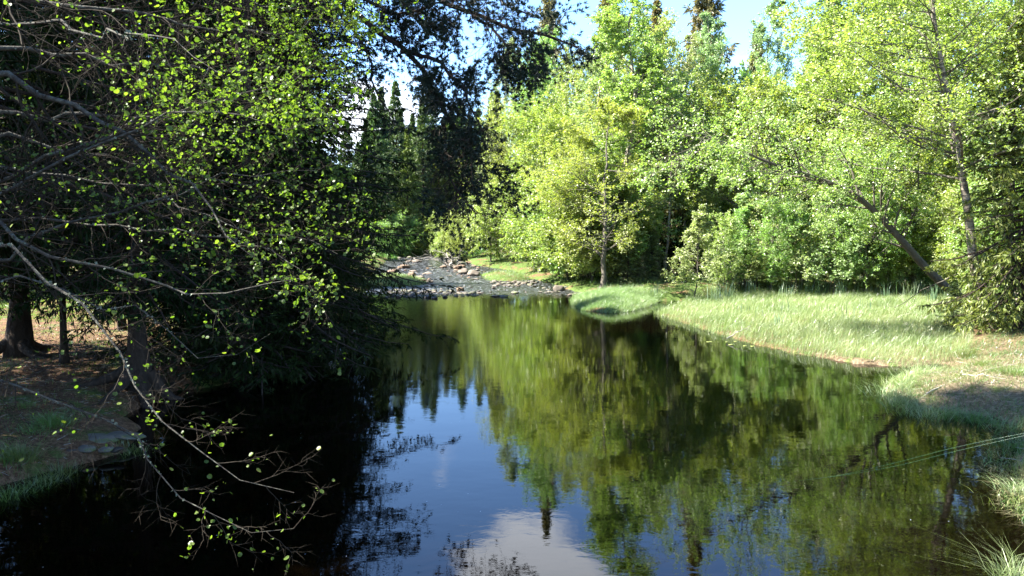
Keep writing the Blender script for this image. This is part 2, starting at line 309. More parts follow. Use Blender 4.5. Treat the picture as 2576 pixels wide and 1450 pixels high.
def water_mat():
    m, t = newmat('peat_water')
    ge = N(t, 'ShaderNodeNewGeometry')
    sp = N(t, 'ShaderNodeSeparateXYZ'); t.links.new(ge.outputs['Position'], sp.inputs[0])
    def noise(scale, stretch, detail=3, rough=.5, dist=0):
        mp = N(t, 'ShaderNodeMapping'); mp.inputs['Scale'].default_value = stretch; t.links.new(ge.outputs['Position'], mp.inputs['Vector'])
        n = N(t, 'ShaderNodeTexNoise'); n.inputs['Scale'].default_value = scale; n.inputs['Detail'].default_value = detail
        n.inputs['Roughness'].default_value = rough; n.inputs['Distortion'].default_value = dist
        t.links.new(mp.outputs[0], n.inputs['Vector']); return n.outputs['Fac']
    def mul(a, k):
        n = N(t, 'ShaderNodeMath', operation='MULTIPLY'); t.links.new(a, n.inputs[0])
        if isinstance(k, (int, float)): n.inputs[1].default_value = k
        else: t.links.new(k, n.inputs[1])
        return n.outputs[0]
    def add(a, b):
        n = N(t, 'ShaderNodeMath', operation='ADD'); t.links.new(a, n.inputs[0]); t.links.new(b, n.inputs[1]); return n.outputs[0]
    def rng_(v, a, b, c, d, sm=True):
        n = N(t, 'ShaderNodeMapRange'); n.inputs['From Min'].default_value = a; n.inputs['From Max'].default_value = b
        n.inputs['To Min'].default_value = c; n.inputs['To Max'].default_value = d
        if sm: n.interpolation_type = 'SMOOTHSTEP'
        t.links.new(v, n.inputs['Value']); return n.outputs[0]
    Y = sp.outputs['Y']; X = sp.outputs['X']
    swell = mul(noise(.9, (1, 1.6, 1), 2), .0028)                        # slow swell in the pool
    calm = mul(noise(5.0, (1, 1.5, 1), 3, .5, .6), .0007)
    patch = rng_(noise(.22, (1, 1, 1), 2), .42, .62, .15, 1)
    cur = mul(rng_(X, -7.5, 1.5, 1, .0), rng_(Y, 14, 26, 0, 1))          # current comes down the left side
    chop = mul(mul(noise(7, (1, 2.6, 1), 3, .55), .0016), mul(rng_(Y, 15, 42, .10, 1), patch))
    chop2 = mul(mul(noise(5, (1, 3.2, 1), 3, .55), .0042), cur)
    rap = mul(noise(2.6, (1, 1.7, 1), 6, .72, .4), mul(rng_(Y, 41.0, 45, 0, 1), .022))
    ht = add(add(add(swell, calm), add(chop, chop2)), rap)
    b = N(t, 'ShaderNodeBump'); b.inputs['Strength'].default_value = 1; b.inputs['Distance'].default_value = 1.0
    t.links.new(ht, b.inputs['Height'])
    p = N(t, 'ShaderNodeBsdfPrincipled'); p.inputs['Roughness'].default_value = .0; p.inputs['IOR'].default_value = 1.36
    t.links.new(rng_(Y, 41.5, 46, 0, .34), p.inputs['Roughness'])
    # tea-brown water over a mottled bed, a little paler where shallow
    r = ramp(t, [(.3, (.0008, .0005, .0002)), (.55, (.0012, .0007, .0003)), (.8, (.0018, .0010, .0004))]); t.links.new(noise(.5, (1, 1, 1), 6, .6), r.inputs[0])
    # specks of pollen drifting, foam and painted sun sparkle in the rapids
    vo = N(t, 'ShaderNodeTexVoronoi'); vo.inputs['Scale'].default_value = 4.0; t.links.new(ge.outputs['Position'], vo.inputs['Vector'])
    spk = N(t, 'ShaderNodeMath', operation='LESS_THAN'); spk.inputs[1].default_value = .036; t.links.new(vo.outputs['Distance'], spk.inputs[0])
    spm = mul(spk.outputs[0], rng_(noise(.6, (1, 1, 1), 3), .48, .58, 0, .7))
    foam_sparkle = mul(rng_(noise(5.5, (1, 1.3, 1), 6, .8), .56, .62, 0, 1), rng_(Y, 41.5, 45, 0, .9))
    fm = N(t, 'ShaderNodeMath', operation='MAXIMUM'); t.links.new(spm, fm.inputs[0]); t.links.new(foam_sparkle, fm.inputs[1])
    mx = N(t, 'ShaderNodeMix', data_type='RGBA'); mx.inputs[7].default_value = (.50, .54, .60, 1)
    t.links.new(fm.outputs[0], mx.inputs[0]); t.links.new(r.outputs[0], mx.inputs[6]); t.links.new(mx.outputs[2], p.inputs['Base Color'])
    t.links.new(b.outputs[0], p.inputs['Normal'])
    o = N(t, 'ShaderNodeOutputMaterial'); t.links.new(p.outputs[0], o.inputs['Surface']); return m
M['water'] = water_mat()

# ------------------------------------------------------------------ shoreline
def pts(l): return [tuple(at(a, b)[:2]) if (abs(a) > 60 or b > 100) else (a, b) for a, b in l]
W = ([(-7.5, -40), (-6.6, 0), (-7.2, 6), (-8.2, 9.5)] + [tuple(at(a, b)[:2]) for a, b in
     [(-40, 1245), (90, 1200), (180, 1166), (300, 1150), (345, 1125), (335, 1040), (430, 990), (560, 972), (700, 945), (800, 905),
      (850, 850), (880, 790), (905, 750), (935, 715), (945, 680), (975, 656), (1010, 643), (1060, 636), (1090, 634)]]
     + [(-9.0, 90), (-16, 104), (-30, 112), (-30, 120), (-10, 112), (-4.4, 92)]
     + [tuple(at(a, b)[:2]) for a, b in
     [(1140, 645), (1160, 655), (1195, 668), (1290, 682), (1340, 702), (1400, 718), (1450, 736), (1500, 741), (1560, 745), (1620, 762), (1715, 756),
      (1725, 762), (1690, 774), (1654, 790), (1720, 813), (1828, 848), (1900, 869), (2009, 893), (2150, 914), (2290, 926),
      (2400, 912), (2380, 936), (2320, 952), (2255, 968), (2242, 990), (2285, 1018), (2390, 1036), (2500, 1048), (2560, 1085), (2575, 1150), (2580, 1215), (2592, 1272), (2620, 1322)]]
     + [(6.3, 8.2), (6.6, 4), (7, -40)])
W = np.array(W)
ISL = [np.array([tuple(at(a, b)[:2]) for a, b in l]) for l in (
    [(1450, 752), (1447, 766), (1475, 782), (1546, 789), (1590, 781), (1620, 771), (1650, 759), (1660, 752), (1560, 741), (1490, 744)],
    [(930, 703), (930, 719), (1000, 722), (1066, 716), (1062, 706), (1010, 699), (960, 698)],
    [(1210, 692), (1230, 706), (1290, 709), (1330, 704), (1318, 693), (1250, 688)])]
def ragged(P, amp, ymin=8.0):
    o = []; P = np.asarray(P)
    for i in range(len(P)):
        a = P[i]; b = P[(i + 1) % len(P)]; L = np.hypot(*(b - a)); n = max(1, int(L / .55)) if max(a[1], b[1]) < 90 else 1
        for k in range(n):
            q = a + (b - a) * k / n
            if q[1] > ymin:
                x, y = q
                q = q + amp * np.array([math.sin(x * 3.1 + y * 5.3) + .6 * math.sin(x * 9.7 - y * 4.1), math.sin(y * 3.7 - x * 4.9 + 2) + .6 * math.sin(y * 8.3 + x * 7.1)])
            o.append(q)
    return np.array(o)
W = ragged(W, .10); ISL = [ragged(I, .12) for I in ISL]
MARSH = np.array([tuple(at(a, b)[:2]) for a, b in [(1654, 790), (1828, 848), (2009, 893), (2290, 926), (2420, 905), (2440, 800), (2400, 735), (1900, 735), (1740, 752), (1722, 766)]])
def sdist(poly_, x, y):                           # positive outside
    x = np.asarray(x, float).ravel(); y = np.asarray(y, float).ravel()
    d = np.full(len(x), 1e9); ins = np.zeros(len(x), bool)
    n = len(poly_)
    for i in range(n):
        ax, ay = poly_[i]; bx, by = poly_[(i + 1) % n]
        ex, ey = bx - ax, by - ay; L = ex * ex + ey * ey + 1e-12
        t = np.clip(((x - ax) * ex + (y - ay) * ey) / L, 0, 1)
        d = np.minimum(d, np.hypot(x - ax - t * ex, y - ay - t * ey))
        c = ((ay > y) != (by > y))
        with np.errstate(divide='ignore', invalid='ignore'):
            ins ^= c & (x < (bx - ax) * (y - ay) / (by - ay + 1e-12) + ax)
    return np.where(ins, -d, d)
def land(x, y):
    f = sdist(W, x, y)
    for I in ISL: f = np.maximum(f, -sdist(I, x, y))
    return f
def fbm(x, y, s=1.0):
    return (np.sin(x * 1.3 * s + 1.7 * np.sin(y * .9 * s)) * np.sin(y * 1.1 * s + .8 + 1.3 * np.sin(x * .7 * s))
            + .5 * np.sin(x * 2.9 * s + 4) * np.sin(y * 3.1 * s + x * s) + .25 * np.sin(x * 6.1 * s + y * 2 * s) * np.sin(y * 5.7 * s))
def height(x, y):
    x = np.asarray(x, float).ravel(); y = np.asarray(y, float).ravel()
    f = land(x, y)
    m = -sdist(MARSH, x, y)
    isl = np.full(len(x), -9.)
    for I in ISL: isl = np.maximum(isl, -sdist(I, x, y))
    flat = np.clip(np.maximum(m, isl) / .6 + .5, 0, 1)
    up = .07 + .42 * (1 - np.exp(-np.maximum(f, 0) / 1.0)) + .012 * np.maximum(f, 0) + .06 * fbm(x, y) * np.clip(f / 1.5, 0, 1) + np.clip(f - 14, 0, 60) * .035
    up = up * (1 - flat) + (.05 + .02 * fbm(x, y, 2) + .22 * np.clip(isl / .9, 0, 1)) * flat
    dn = -.12 - .7 * (1 - np.exp(np.minimum(f, 0) / 1.2))
    e = np.clip(f / .12 + .5, 0, 1)
    return wlevel(y) + dn * (1 - e) + up * e
def axis_(segs):
    o = []
    for a, b, s in segs: o += list(np.arange(a, b, s))
    return np.array(o + [segs[-1][1]])
gx = axis_([(-600, -80, 26), (-80, -25, 2.2), (-25, 25, .29), (25, 80, 2.2), (80, 601, 26)])
gy = axis_([(-300, -20, 20), (-20, 5, 1.2), (5, 60, .29), (60, 120, .9), (120, 700, 29)])
GX, GY = np.meshgrid(gx, gy)
GZ = height(GX, GY)
idx = np.arange(GX.size).reshape(GX.shape)
gf = np.stack([idx[:-1, :-1], idx[:-1, 1:], idx[1:, 1:], idx[1:, :-1]], -1).reshape(-1, 4)
obj('ground', make_mesh('ground', np.stack([GX.ravel(), GY.ravel(), GZ], -1), [gf], M['ground'], smooth=True), kind='structure')
# water: a sheet that follows the water level
wx = np.linspace(-45, 45, 41); wy = np.concatenate([np.linspace(-40, 40, 20), np.linspace(41, 125, 60)])
AX, AY = np.meshgrid(wx, wy); idx = np.arange(AX.size).reshape(AX.shape)
wf = np.stack([idx[:-1, :-1], idx[:-1, 1:], idx[1:, 1:], idx[1:, :-1]], -1).reshape(-1, 4)
obj('river_water', make_mesh('river_water', np.stack([AX.ravel(), AY.ravel(), wlevel(AY.ravel())], -1), [wf], M['water'], smooth=True), kind='structure')

# ------------------------------------------------------------------ tree builders (meshes in local space, base at origin)
def crv(cps, K):                                  # smooth polyline through control points
    c = np.array(cps, float); n = len(c)
    s = np.concatenate([[0], np.cumsum(np.linalg.norm(np.diff(c[:, :3], axis=0), axis=1))]); u = np.linspace(0, s[-1], K)
    T = np.gradient(c, s, axis=0)
    i = np.clip(np.searchsorted(s, u, side='right') - 1, 0, n - 2); h = (s[i + 1] - s[i]); f = ((u - s[i]) / h)[:, None]; h = h[:, None]
    return (2 * f**3 - 3 * f**2 + 1) * c[i] + (f**3 - 2 * f**2 + f) * h * T[i] + (-2 * f**3 + 3 * f**2) * c[i + 1] + (f**3 - f**2) * h * T[i + 1]
def trunk_line(H, lean=0, wob=.25, K=14, rg=rng):
    t = np.linspace(0, 1, K)
    x = np.cumsum(rg.normal(size=K)) * wob * H / 100; y = np.cumsum(rg.normal(size=K)) * wob * H / 100
    return np.stack([x - x[0] + lean * H * t**1.4, y - y[0], H * t - .15 * (t == 0)], -1)
def broadleaf(H, r0, rad, t0=.12, n1=42, n2=9, n3=7, n4=8, leaf=.09, ang=1.05, up=.5, droop=0, prof='birch', mat='birch_leaf', bark='birch_bark',
              seed=1, trunk=None, upl=.5, flat=1.0, dens=1.0, side=None, K=14, shape=0):
    rg = np.random.default_rng(seed)
    tl = trunk_line(H, 0, .9, K, rg) if trunk is None else crv(trunk, K)
    tr = r0 * (1 - np.linspace(0, 1, K) * .93) ** 1.0; tr[0] *= 1.35
    P0 = tl[None]; R0 = tr[None]
    gt = Geo(); V, F = tubes(P0, R0, 10, (1, .1, 0)); gt.add(V, F)
    def L1(t, pl):
        if prof == 'birch': s = np.clip((1 - t), 0, 1) ** .58 * (1 - .45 * np.exp(-((t - t0) / .12))) * 1.25 + .06
        elif prof == 'round': s = np.sqrt(np.clip(1 - ((t - .48) / .56) ** 2, .03, 1))
        elif prof == 'cone': s = (1 - t) * .95 + .12
        else: s = np.ones_like(t)
        return rad * s
    P1, R1 = grow(P0, R0, n1, t0, .99, ang, L1, 7, up, .10, flat, .42, .012, rg)
    P2, R2 = grow(P1, R1, n2, .18, .98, .85, lambda t, pl: pl * .42 * (1.15 - t * .6), 5, up * .3 - droop, .16, flat, .5, .006, rg)
    P3, R3 = grow(P2, R2, n3, .15, 1.0, .8, lambda t, pl: pl * .45 * (1.2 - t * .5) + .08, 4, -droop * 1.5, .2, flat, .6, .0035, rg)
    gb = Geo()
    V, F = tubes(P1, R1, 5); gb.add(V, F)
    V, F = tubes(P2, R2, 3); gb.add(V, F)
    sel = rg.random(len(P3)) < .2
    V, F = tubes(P3[sel], R3[sel], 3); gb.add(V, F)
    gl = Geo()
    t = rg.random((len(P3), n4)); pos, tan = interp(P3, t); pos = pos.reshape(-1, 3) + rg.normal(size=(len(P3) * n4, 3)) * leaf * .35
    keep = rg.random(len(pos)) < dens
    # clumping: thin the foliage by a smooth random field so that gaps show
    fld = fbm(pos[:, 0] * 1.1 + seed, pos[:, 2] * .9 + pos[:, 1] * .8 + seed * 3, 1.0)
    keep &= rg.random(len(pos)) < np.clip(.75 + .7 * fld, .14, 1)
    pos = pos[keep]; tv = tan.reshape(-1, 3)[keep]
    rn = np.clip(rg.random(len(pos)) * .7 + .15 + .15 * fld[keep], 0, 1)
    V, F, r = leaf_geo(pos, leaf, upl, .8, rg, rn, tv, .4, shape); gl.add(V, F, r)
    return dict(H=H, parts=[('trunk', gt.mesh('trunk', M[bark], True), None), ('branches', gb.mesh('branches', M[bark if bark != 'birch_bark' else 'alder_bark'], True), 'stuff'),
                            ('leaves', gl.mesh('leaves', M[mat]), 'stuff')])

def spruce(H, rad, r0, n1=150, nt=14, nn=9, mat='spruce_dark', seed=1, t0=.05, size=.16, wid=.2, droop=.55, powr=.8, hang=.8, trunk=None, tiers=0):
    rg = np.random.default_rng(seed)
    K = 14; tl = trunk_line(H, 0, .2, K, rg) if trunk is None else crv(trunk, K)
    tr = r0 * (1 - np.linspace(0, 1, K) * .97); tr[0] *= 1.6; tr[1] *= 1.02
    gt = Geo(); V, F = tubes(tl[None], tr[None], 14, (1, .1, 0)); gt.add(V, F)
    u = np.linspace(0, 1, n1) ** 1.05; t = t0 + (.995 - t0) * u
    if tiers: t = np.clip(np.round(t * tiers) / tiers + rg.normal(size=n1) * .007, t0, .995)
    B, _ = interp(tl[None], t[None]); B = B[0]
    az = np.arange(n1) * 2.39996 + rg.normal(size=n1) * .3
    Ln = rad * ((1 - t) ** powr + .012) * ((.7 + .5 * rg.random(n1)) if not tiers else (.5 + .8 * rg.random(n1))) * np.clip(.55 + (t - t0) * 6, .55, 1)
    el = -.15 + .9 * t ** 1.5 + rg.normal(size=n1) * .12
    D = np.stack([np.cos(az) * np.cos(el), np.sin(az) * np.cos(el), np.sin(el)], -1)
    K1 = 8; s = np.linspace(0, 1, K1)[None, :, None]
    P1 = B[:, None] + D[:, None] * Ln[:, None, None] * s
    P1[..., 2] -= (droop * Ln[:, None] * (1 - t[:, None] * .6)) * (s[..., 0] ** 1.5) * .75 - .25 * droop * Ln[:, None] * s[..., 0] ** 4
    P1 += np.cumsum(rg.normal(size=P1.shape) * .02, 1) * Ln[:, None, None] * .5
    R1 = np.clip(.008 + .016 * Ln, .005, .06)[:, None] * np.linspace(1, .2, K1)[None]
    # side twigs
    P2, R2 = grow(P1, R1, nt, .12, 1.0, .95, lambda tt, pl: pl * .34 * (1.15 - tt) + .12, 5, -hang, .07, .35, .5, .003, rg)
    gb = Geo(); V, F = tubes(P1, R1, 5); gb.add(V, F)
    sel = rg.random(len(P2)) < .35
    V, F = tubes(P2[sel], R2[sel], 3); gb.add(V, F)
    gl = Geo()
    tt = rg.random((len(P2), nn)); pos, tan = interp(P2, tt); pos = pos.reshape(-1, 3); tan = tan.reshape(-1, 3)
    side = rg.normal(size=pos.shape); side[:, 2] *= .5; side = norm(side)
    ax = norm(tan * .8 + side * .7 + np.array([0, 0, -hang * .55]))
    nr = norm(np.cross(ax, rg.normal(size=pos.shape))); w = np.cross(ax, nr)
    L = (size * (.5 + .8 * rg.random(len(pos))))[:, None]
    hw = wid * L * .5
    V = np.stack([pos, pos + ax * L * .45 + w * hw, pos + ax * L + np.array([0, 0, -.1]) * L, pos + ax * L * .45 - w * hw], 1).reshape(-1, 3)
    dist = np.clip(np.hypot(pos[:, 0], pos[:, 1]) / (rad + .01), 0, 1)
    rn = np.clip(rg.random(len(pos)) * .6 + .4 * tt.reshape(-1), 0, 1)
    gl.add(V, [np.arange(len(V)).reshape(-1, 4)], np.repeat(rn, 4))
    return dict(H=H, parts=[('trunk', gt.mesh('trunk', M['spruce_bark'], True), None), ('boughs', gb.mesh('boughs', M['spruce_bark'], True), 'stuff'),
                            ('needles', gl.mesh('needles', M[mat]), 'stuff')])
def remat(proto, mat):                            # same shape, other foliage colour
    q = dict(H=proto['H'], parts=[])
    for n, me, k in proto['parts']:
        if n in ('needles', 'leaves'): me = me.copy(); me.materials[0] = M[mat]
        q['parts'].append((n, me, k))
    return q
def plant(name, proto, x, y, H, label, cat='tree', group=None, rot=None, wide=1.0, z=None, tilt=(0, 0)):
    e = bpy.data.objects.new(name, None); COL.objects.link(e); e.empty_display_size = .3
    if z is None: z = float(height([x], [y])[0]) - .05
    e.location = (x, y, z); s = H / proto['H']; e.scale = (s * wide, s * wide, s)
    e.rotation_euler = (tilt[0], tilt[1], random.uniform(0, 6.28) if rot is None else rot)
    e['label'] = label; e['category'] = cat
    if group: e['group'] = group
    for n, me, k in proto['parts']: obj(n, me, e, kind=k)
    return e
def XD(px, D): return (px - 1288) / FPX * D
def HT(top, D, x=0): return (560 - top) / FPX * D + CAMZ - .2

PR = {}
PR['birch_a'] = broadleaf(16, .16, 2.6, .14, 46, 9, 7, 27, 0.085, .75, .35, .35, 'birch', 'birch_leaf', 'birch_bark', 21, upl=.3)
PR['birch_b'] = broadleaf(16, .15, 3.1, .2, 44, 9, 7, 21, 0.09, .85, .3, .3, 'birch', 'birch_leaf_pale', 'birch_bark', 22, upl=.3, dens=.75)
PR['birch_c'] = broadleaf(14, .16, 3.4, .22, 44, 9, 7, 21, 0.105, .9, .5, .2, 'round', 'birch_leaf', 'birch_bark', 23, upl=.3)
PR['birch_thin'] = broadleaf(14, .10, 1.7, .3, 36, 7, 6, 9, 0.095, .8, .3, .3, 'birch', 'birch_leaf_pale', 'birch_bark', 24, upl=.3, dens=.6)
PR['alder_a'] = broadleaf(10, .15, 4.6, .16, 40, 10, 7, 23, 0.09, 1.25, .25, .05, 'birch', 'alder_leaf', 'alder_bark', 31, upl=1.1, flat=.5)
PR['alder_b'] = broadleaf(9, .13, 3.8, .08, 42, 10, 7, 20, 0.1, 1.1, .4, .1, 'round', 'alder_leaf', 'alder_bark', 32, upl=.9, flat=.6)
PR['shrub'] = broadleaf(4.5, .05, 2.6, .03, 40, 9, 6, 15, 0.085, .95, .3, .15, 'round', 'alder_leaf', 'alder_bark', 33, upl=.8)
PR['sapling'] = broadleaf(4.8, .04, 1.7, .08, 30, 8, 5, 12, 0.09, 1.1, .35, .0, 'cone', 'birch_leaf_pale', 'alder_bark', 34, upl=1.0, flat=.6)
PR['sapling_b'] = broadleaf(5.5, .035, 1.5, .16, 30, 8, 5, 12, 0.085, .95, .35, .1, 'round', 'birch_leaf', 'alder_bark', 35, upl=.7)
PR['spruce_far'] = spruce(18, 5.0, .2, 200, 13, 10, 'spruce_green', 41, .04, .30, .26, .30, .95, .5, tiers=30)
PR['spruce_far_b'] = spruce(18, 4.4, .19, 200, 12, 10, 'spruce_green', 42, .10, .30, .26, .36, 1.0, .6, tiers=26)
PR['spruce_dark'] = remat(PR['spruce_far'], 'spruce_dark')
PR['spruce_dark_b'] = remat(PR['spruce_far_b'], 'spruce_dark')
PR['spruce_rust'] = remat(PR['spruce_far_b'], 'spruce_rust')
PR['spruce_mid2'] = remat(PR['spruce_far'], 'spruce_bright')
PR['spruce_bright'] = remat(PR['spruce_far'], 'spruce_bright')
PR['spruce_small'] = spruce(5, 1.7, .07, 110, 12, 12, 'spruce_green', 43, .02, .14, .24, .3, .7, .4)

PR['spruce_mid'] = spruce(8, 2.1, .09, 110, 13, 11, 'spruce_green', 44, .42, .13, .22, .5, .6, .5)
PR['small_dark'] = remat(PR['spruce_small'], 'spruce_dark')
# ------------------------------------------------------------------ right bank and mid-distance trees: proto, px, depth, top, width, label
G_R = 'birches and alders on the far right bank'
RB = [
 ('alder_tree', 'alder_a', 1515, 44.5, 270, 1.0, 'alder with a dark leaning stem and layered boughs beside the small grass islet'),
 ('alder_shrub', 'shrub', 1345, 58, 480, 1.1, 'rounded bright green alder bush overhanging the right side of the rapids'),
 ('alder_shrub', 'shrub', 1405, 52, 490, 1.15, 'bright alder bush between the rapids and the layered alder'),
 ('alder_shrub', 'shrub', 1235, 66, 500, 1.0, 'pale green bush farthest up the right edge of the rapids'),
 ('alder_shrub', 'shrub', 1440, 50, 520, 1.1, 'low alder bush close behind the layered alder'),
 ('alder_tree', 'alder_b', 1360, 56, 330, 1.0, 'broad yellow-green alder rising behind the bushes of the rapids'),
 ('alder_tree', 'alder_b', 1300, 66, 330, .8, 'alder half hidden by the hanging pine bough'),
 ('birch_tree', 'birch_a', 1570, 50, -10, 1.5, 'tallest pale birch with a pointed crown reaching the top of the picture'),
 ('birch_tree', 'birch_a', 1615, 52, 60, 1.2, 'white-stemmed birch standing close to the right of the tallest birch'),
 ('birch_tree', 'birch_thin', 1675, 51, 190, 1.0, 'thin bare-stemmed birch in front of the dark gap in the wood'),
 ('birch_tree', 'birch_c', 1390, 64, 150, .9, 'round fresh green birch just under the dark pine tip'),
 ('birch_tree', 'birch_b', 1265, 74, 140, .8, 'pale olive birch seen behind the hanging pine bough'),
 ('birch_tree', 'birch_b', 1775, 56, 70, .85, 'greyish green birch in front of the tall spruce with the broken top'),
 ('birch_tree', 'birch_b', 1945, 60, 65, .95, 'pale airy birch standing free against the sky with dark forked limbs'),
 ('birch_tree', 'birch_c', 1720, 54, 230, .8, 'green birch filling the gap right of the thin birch'),
 ('alder_tree', 'alder_b', 1850, 50, 270, .95, 'alder with a rounded crown above the thicket of saplings'),
 ('alder_tree', 'alder_b', 1990, 52, 320, .9, 'bright alder behind the thicket, under the airy birch'),
 ('birch_tree', 'birch_c', 2100, 50, 200, 1.0, 'leafy birch behind the reeds, left of the big right-hand birches'),
 ('birch_tree', 'birch_c', 2170, 47, -60, 1.2, 'large fresh green birch whose crown edge borders the sky on the right'),
 ('birch_tree', 'birch_a', 2290, 48, -180, 1.5, 'tall birch inside the right-hand foliage mass, nearest the sky edge'),
 ('birch_tree', 'birch_c', 2420, 46, -160, 1.2, 'tall birch behind the white leaning trunk on the right'),
 ('birch_tree', 'birch_b', 1500, 53, 120, 1.1, 'pale birch just left of the tallest birch, showing past its crown'),
 ('birch_tree', 'birch_c', 1655, 55, 110, .9, 'green birch between the two white-stemmed birches and the tall rusty spruce'),
 ('birch_tree', 'birch_b', 1715, 57, 120, .9, 'pale birch directly left of the tall rusty spruce'),
 ('birch_tree', 'birch_a', 1825, 56, 190, 1.2, 'slender birch in the dip of the treetops right of the tall rusty spruce'),
 ('birch_tree', 'birch_c', 1880, 58, 230, .9, 'birch with a rounded top below the dip of the treetops'),
 ('birch_tree', 'birch_c', 1440, 58, 200, .9, 'leafy birch behind the layered alder, under the dark pine tip'),
 ('birch_tree', 'birch_b', 2080, 54, 90, 1.0, 'pale birch right of the airy birch, against the sky'),
 ('birch_tree', 'birch_a', 2130, 50, -40, 1.3, 'birch at the left edge of the great right-hand foliage mass'),
 ('alder_tree', 'alder_b', 2300, 44, 300, 1.0, 'alder low behind the reeds at the back of the marsh'),
 ('alder_tree', 'alder_b', 2180, 42, 400, .9, 'lower alder behind the reeds, under the leaning trunk'),
 ('birch_tree', 'birch_c', 2570, 32, -200, 1.1, 'tall leafy birch at the right edge of the picture'),
]
for nm, pr, px, D, top, wd, lab in RB:
    x = XD(px, D); plant(nm, PR[pr], x, D, HT(top, D), lab, cat=nm.split('_')[0] + (' bush' if 'shrub' in nm else ' tree'), wide=wd)
SP = [
 ('spruce_rust', 1760, 62, -60, 1.05, 'tall rusty-topped spruce whose tip leaves the picture right of the tallest birch'),
 ('spruce_rust', 1530, 66, -30, .9, 'spruce with a ragged tip behind the left side of the tallest birch'),
 ('spruce_rust', 1645, 70, 50, .9, 'brownish spruce top between the tallest birch and the tall rusty spruce'),
 ('spruce_rust', 1890, 72, 130, .9, 'brown-green spruce behind the left side of the airy birch'),
 ('spruce_rust', 2030, 66, 160, .9, 'ochre spruce behind the right side of the airy birch'),
 ('spruce_rust', 1375, 80, -25, .7, 'tall narrow spruce rising behind the dark pine tip'),
 ('spruce_far', 2080, 72, 30, .9, 'green spruce half covered by the large right-hand birch crowns'),
 ('spruce_dark', 1640, 56, 330, .9, 'dark spruce filling the shaded gap behind the thin birch'),
 ('spruce_dark', 1720, 57, 400, .9, 'dark spruce behind the pale sapling'),
]
for pr, px, D, top, wd, lab in SP: plant('spruce_tree', PR[pr], XD(px, D), D, HT(top, D), lab, 'spruce tree', wide=wd)
# young spruces at the water edge
for px, D, top, wd, lab in [(1580, 46.5, 560, 1.2, 'young green spruce at the shore right of the layered alder'), (1640, 47, 590, 1.2, 'young spruce in front of the dark gap'),
                            (1545, 48, 600, 1.0, 'small spruce tucked behind the alder stem'), (2405, 28.5, 700, 1.2, 'small dark spruce at the right end of the marsh'),
                            (2460, 27.3, 720, 1.0, 'little spruce at the foot of the white leaning trunk')]:
    plant('young_spruce', PR['spruce_small'], XD(px, D), D, HT(top, D), lab, 'spruce tree', wide=wd)
plant('spruce_tree', spruce(11.5, 2.9, .14, 210, 15, 20, 'spruce_bright', 45, .05, .16, .24, .6, .8, .6), XD(2580, 25.0), 25.0, 11.5, 'yellow-green spruce with drooping boughs at the right edge of the picture', 'spruce tree', wide=1.0)
# saplings in front
plant('alder_sapling', PR['sapling'], XD(1752, 40.5), 40.5, HT(515, 40.5), 'pale green cone-shaped sapling alone at the left end of the thicket', 'sapling', wide=1.0)
for i in range(26):
    px = 1800 + i * 19 + random.uniform(-14, 14); D = random.uniform(41.5, 46.5)
    plant('alder_sapling', PR[('sapling', 'sapling_b')[i % 2]], XD(px, D), D, HT(random.uniform(470, 610), D), 'thin-stemmed leafy sapling in the dense thicket behind the reeds',
          'sapling', 'saplings of the thicket behind the marsh', wide=random.uniform(.9, 1.2))

# ------------------------------------------------------------------ custom trees of the right foreground
def world_tree(name, cps, label, cat, **kw):
    c = [atD(*p) for p in cps]; b = c[0].copy(); b[2] = float(height([b[0]], [b[1]])[0]) - .1; c[0] = b
    c = [p - b for p in c]
    pr = broadleaf(c[-1][2], trunk=c, **kw)
    e = bpy.data.objects.new(name, None); COL.objects.link(e); e.location = b; e['label'] = label; e['category'] = cat
    for n, me, k in pr['parts']: obj(n, me, e, kind=k)
    return e
world_tree('birch_tree', [(2505, 880, 26), (2468, 740, 26), (2432, 510, 26), (2392, 280, 25.6), (2358, 100, 25.2), (2330, -180, 25)],
           'pale-barked leaning birch with an orange-white trunk on the right bank', 'birch tree', r0=.19, rad=4.4, t0=.38, n1=50, n2=10, n3=8, n4=19, leaf=.08, ang=1.2, up=.25, droop=.1,
           prof='round', mat='alder_leaf', bark='birch_bark', seed=51, upl=.9, flat=.6, K=16, dens=.9)
world_tree('birch_tree', [(2545, 875, 27), (2535, 700, 27), (2548, 400, 27), (2560, 150, 27), (2580, -250, 27)],
           'dark-stemmed birch just right of the pale leaning birch', 'birch tree', r0=.17, rad=4.2, t0=.35, n1=44, n2=10, n3=8, n4=19, leaf=.08, ang=1.15, up=.25, droop=.1,
           prof='round', mat='alder_leaf', bark='alder_bark', seed=52, upl=.9, flat=.6, K=14)
world_tree('leaning_birch', [(2500, 830, 30.5), (2405, 742, 30), (2325, 670, 29.5), (2255, 590, 29), (2150, 490, 28.5), (2030, 440, 28), (1930, 408, 27.6), (1830, 362, 27.2), (1745, 330, 27)],
           'dark trunk leaning far out to the left over the marsh, carrying sprays of leaves', 'birch tree', r0=.19, rad=2.5, t0=.34, n1=42, n2=8, n3=7, n4=12, leaf=.08, ang=.9, up=.35, droop=.1,
           prof='even', mat='birch_leaf', bark='alder_bark', seed=53, upl=.6, K=18)

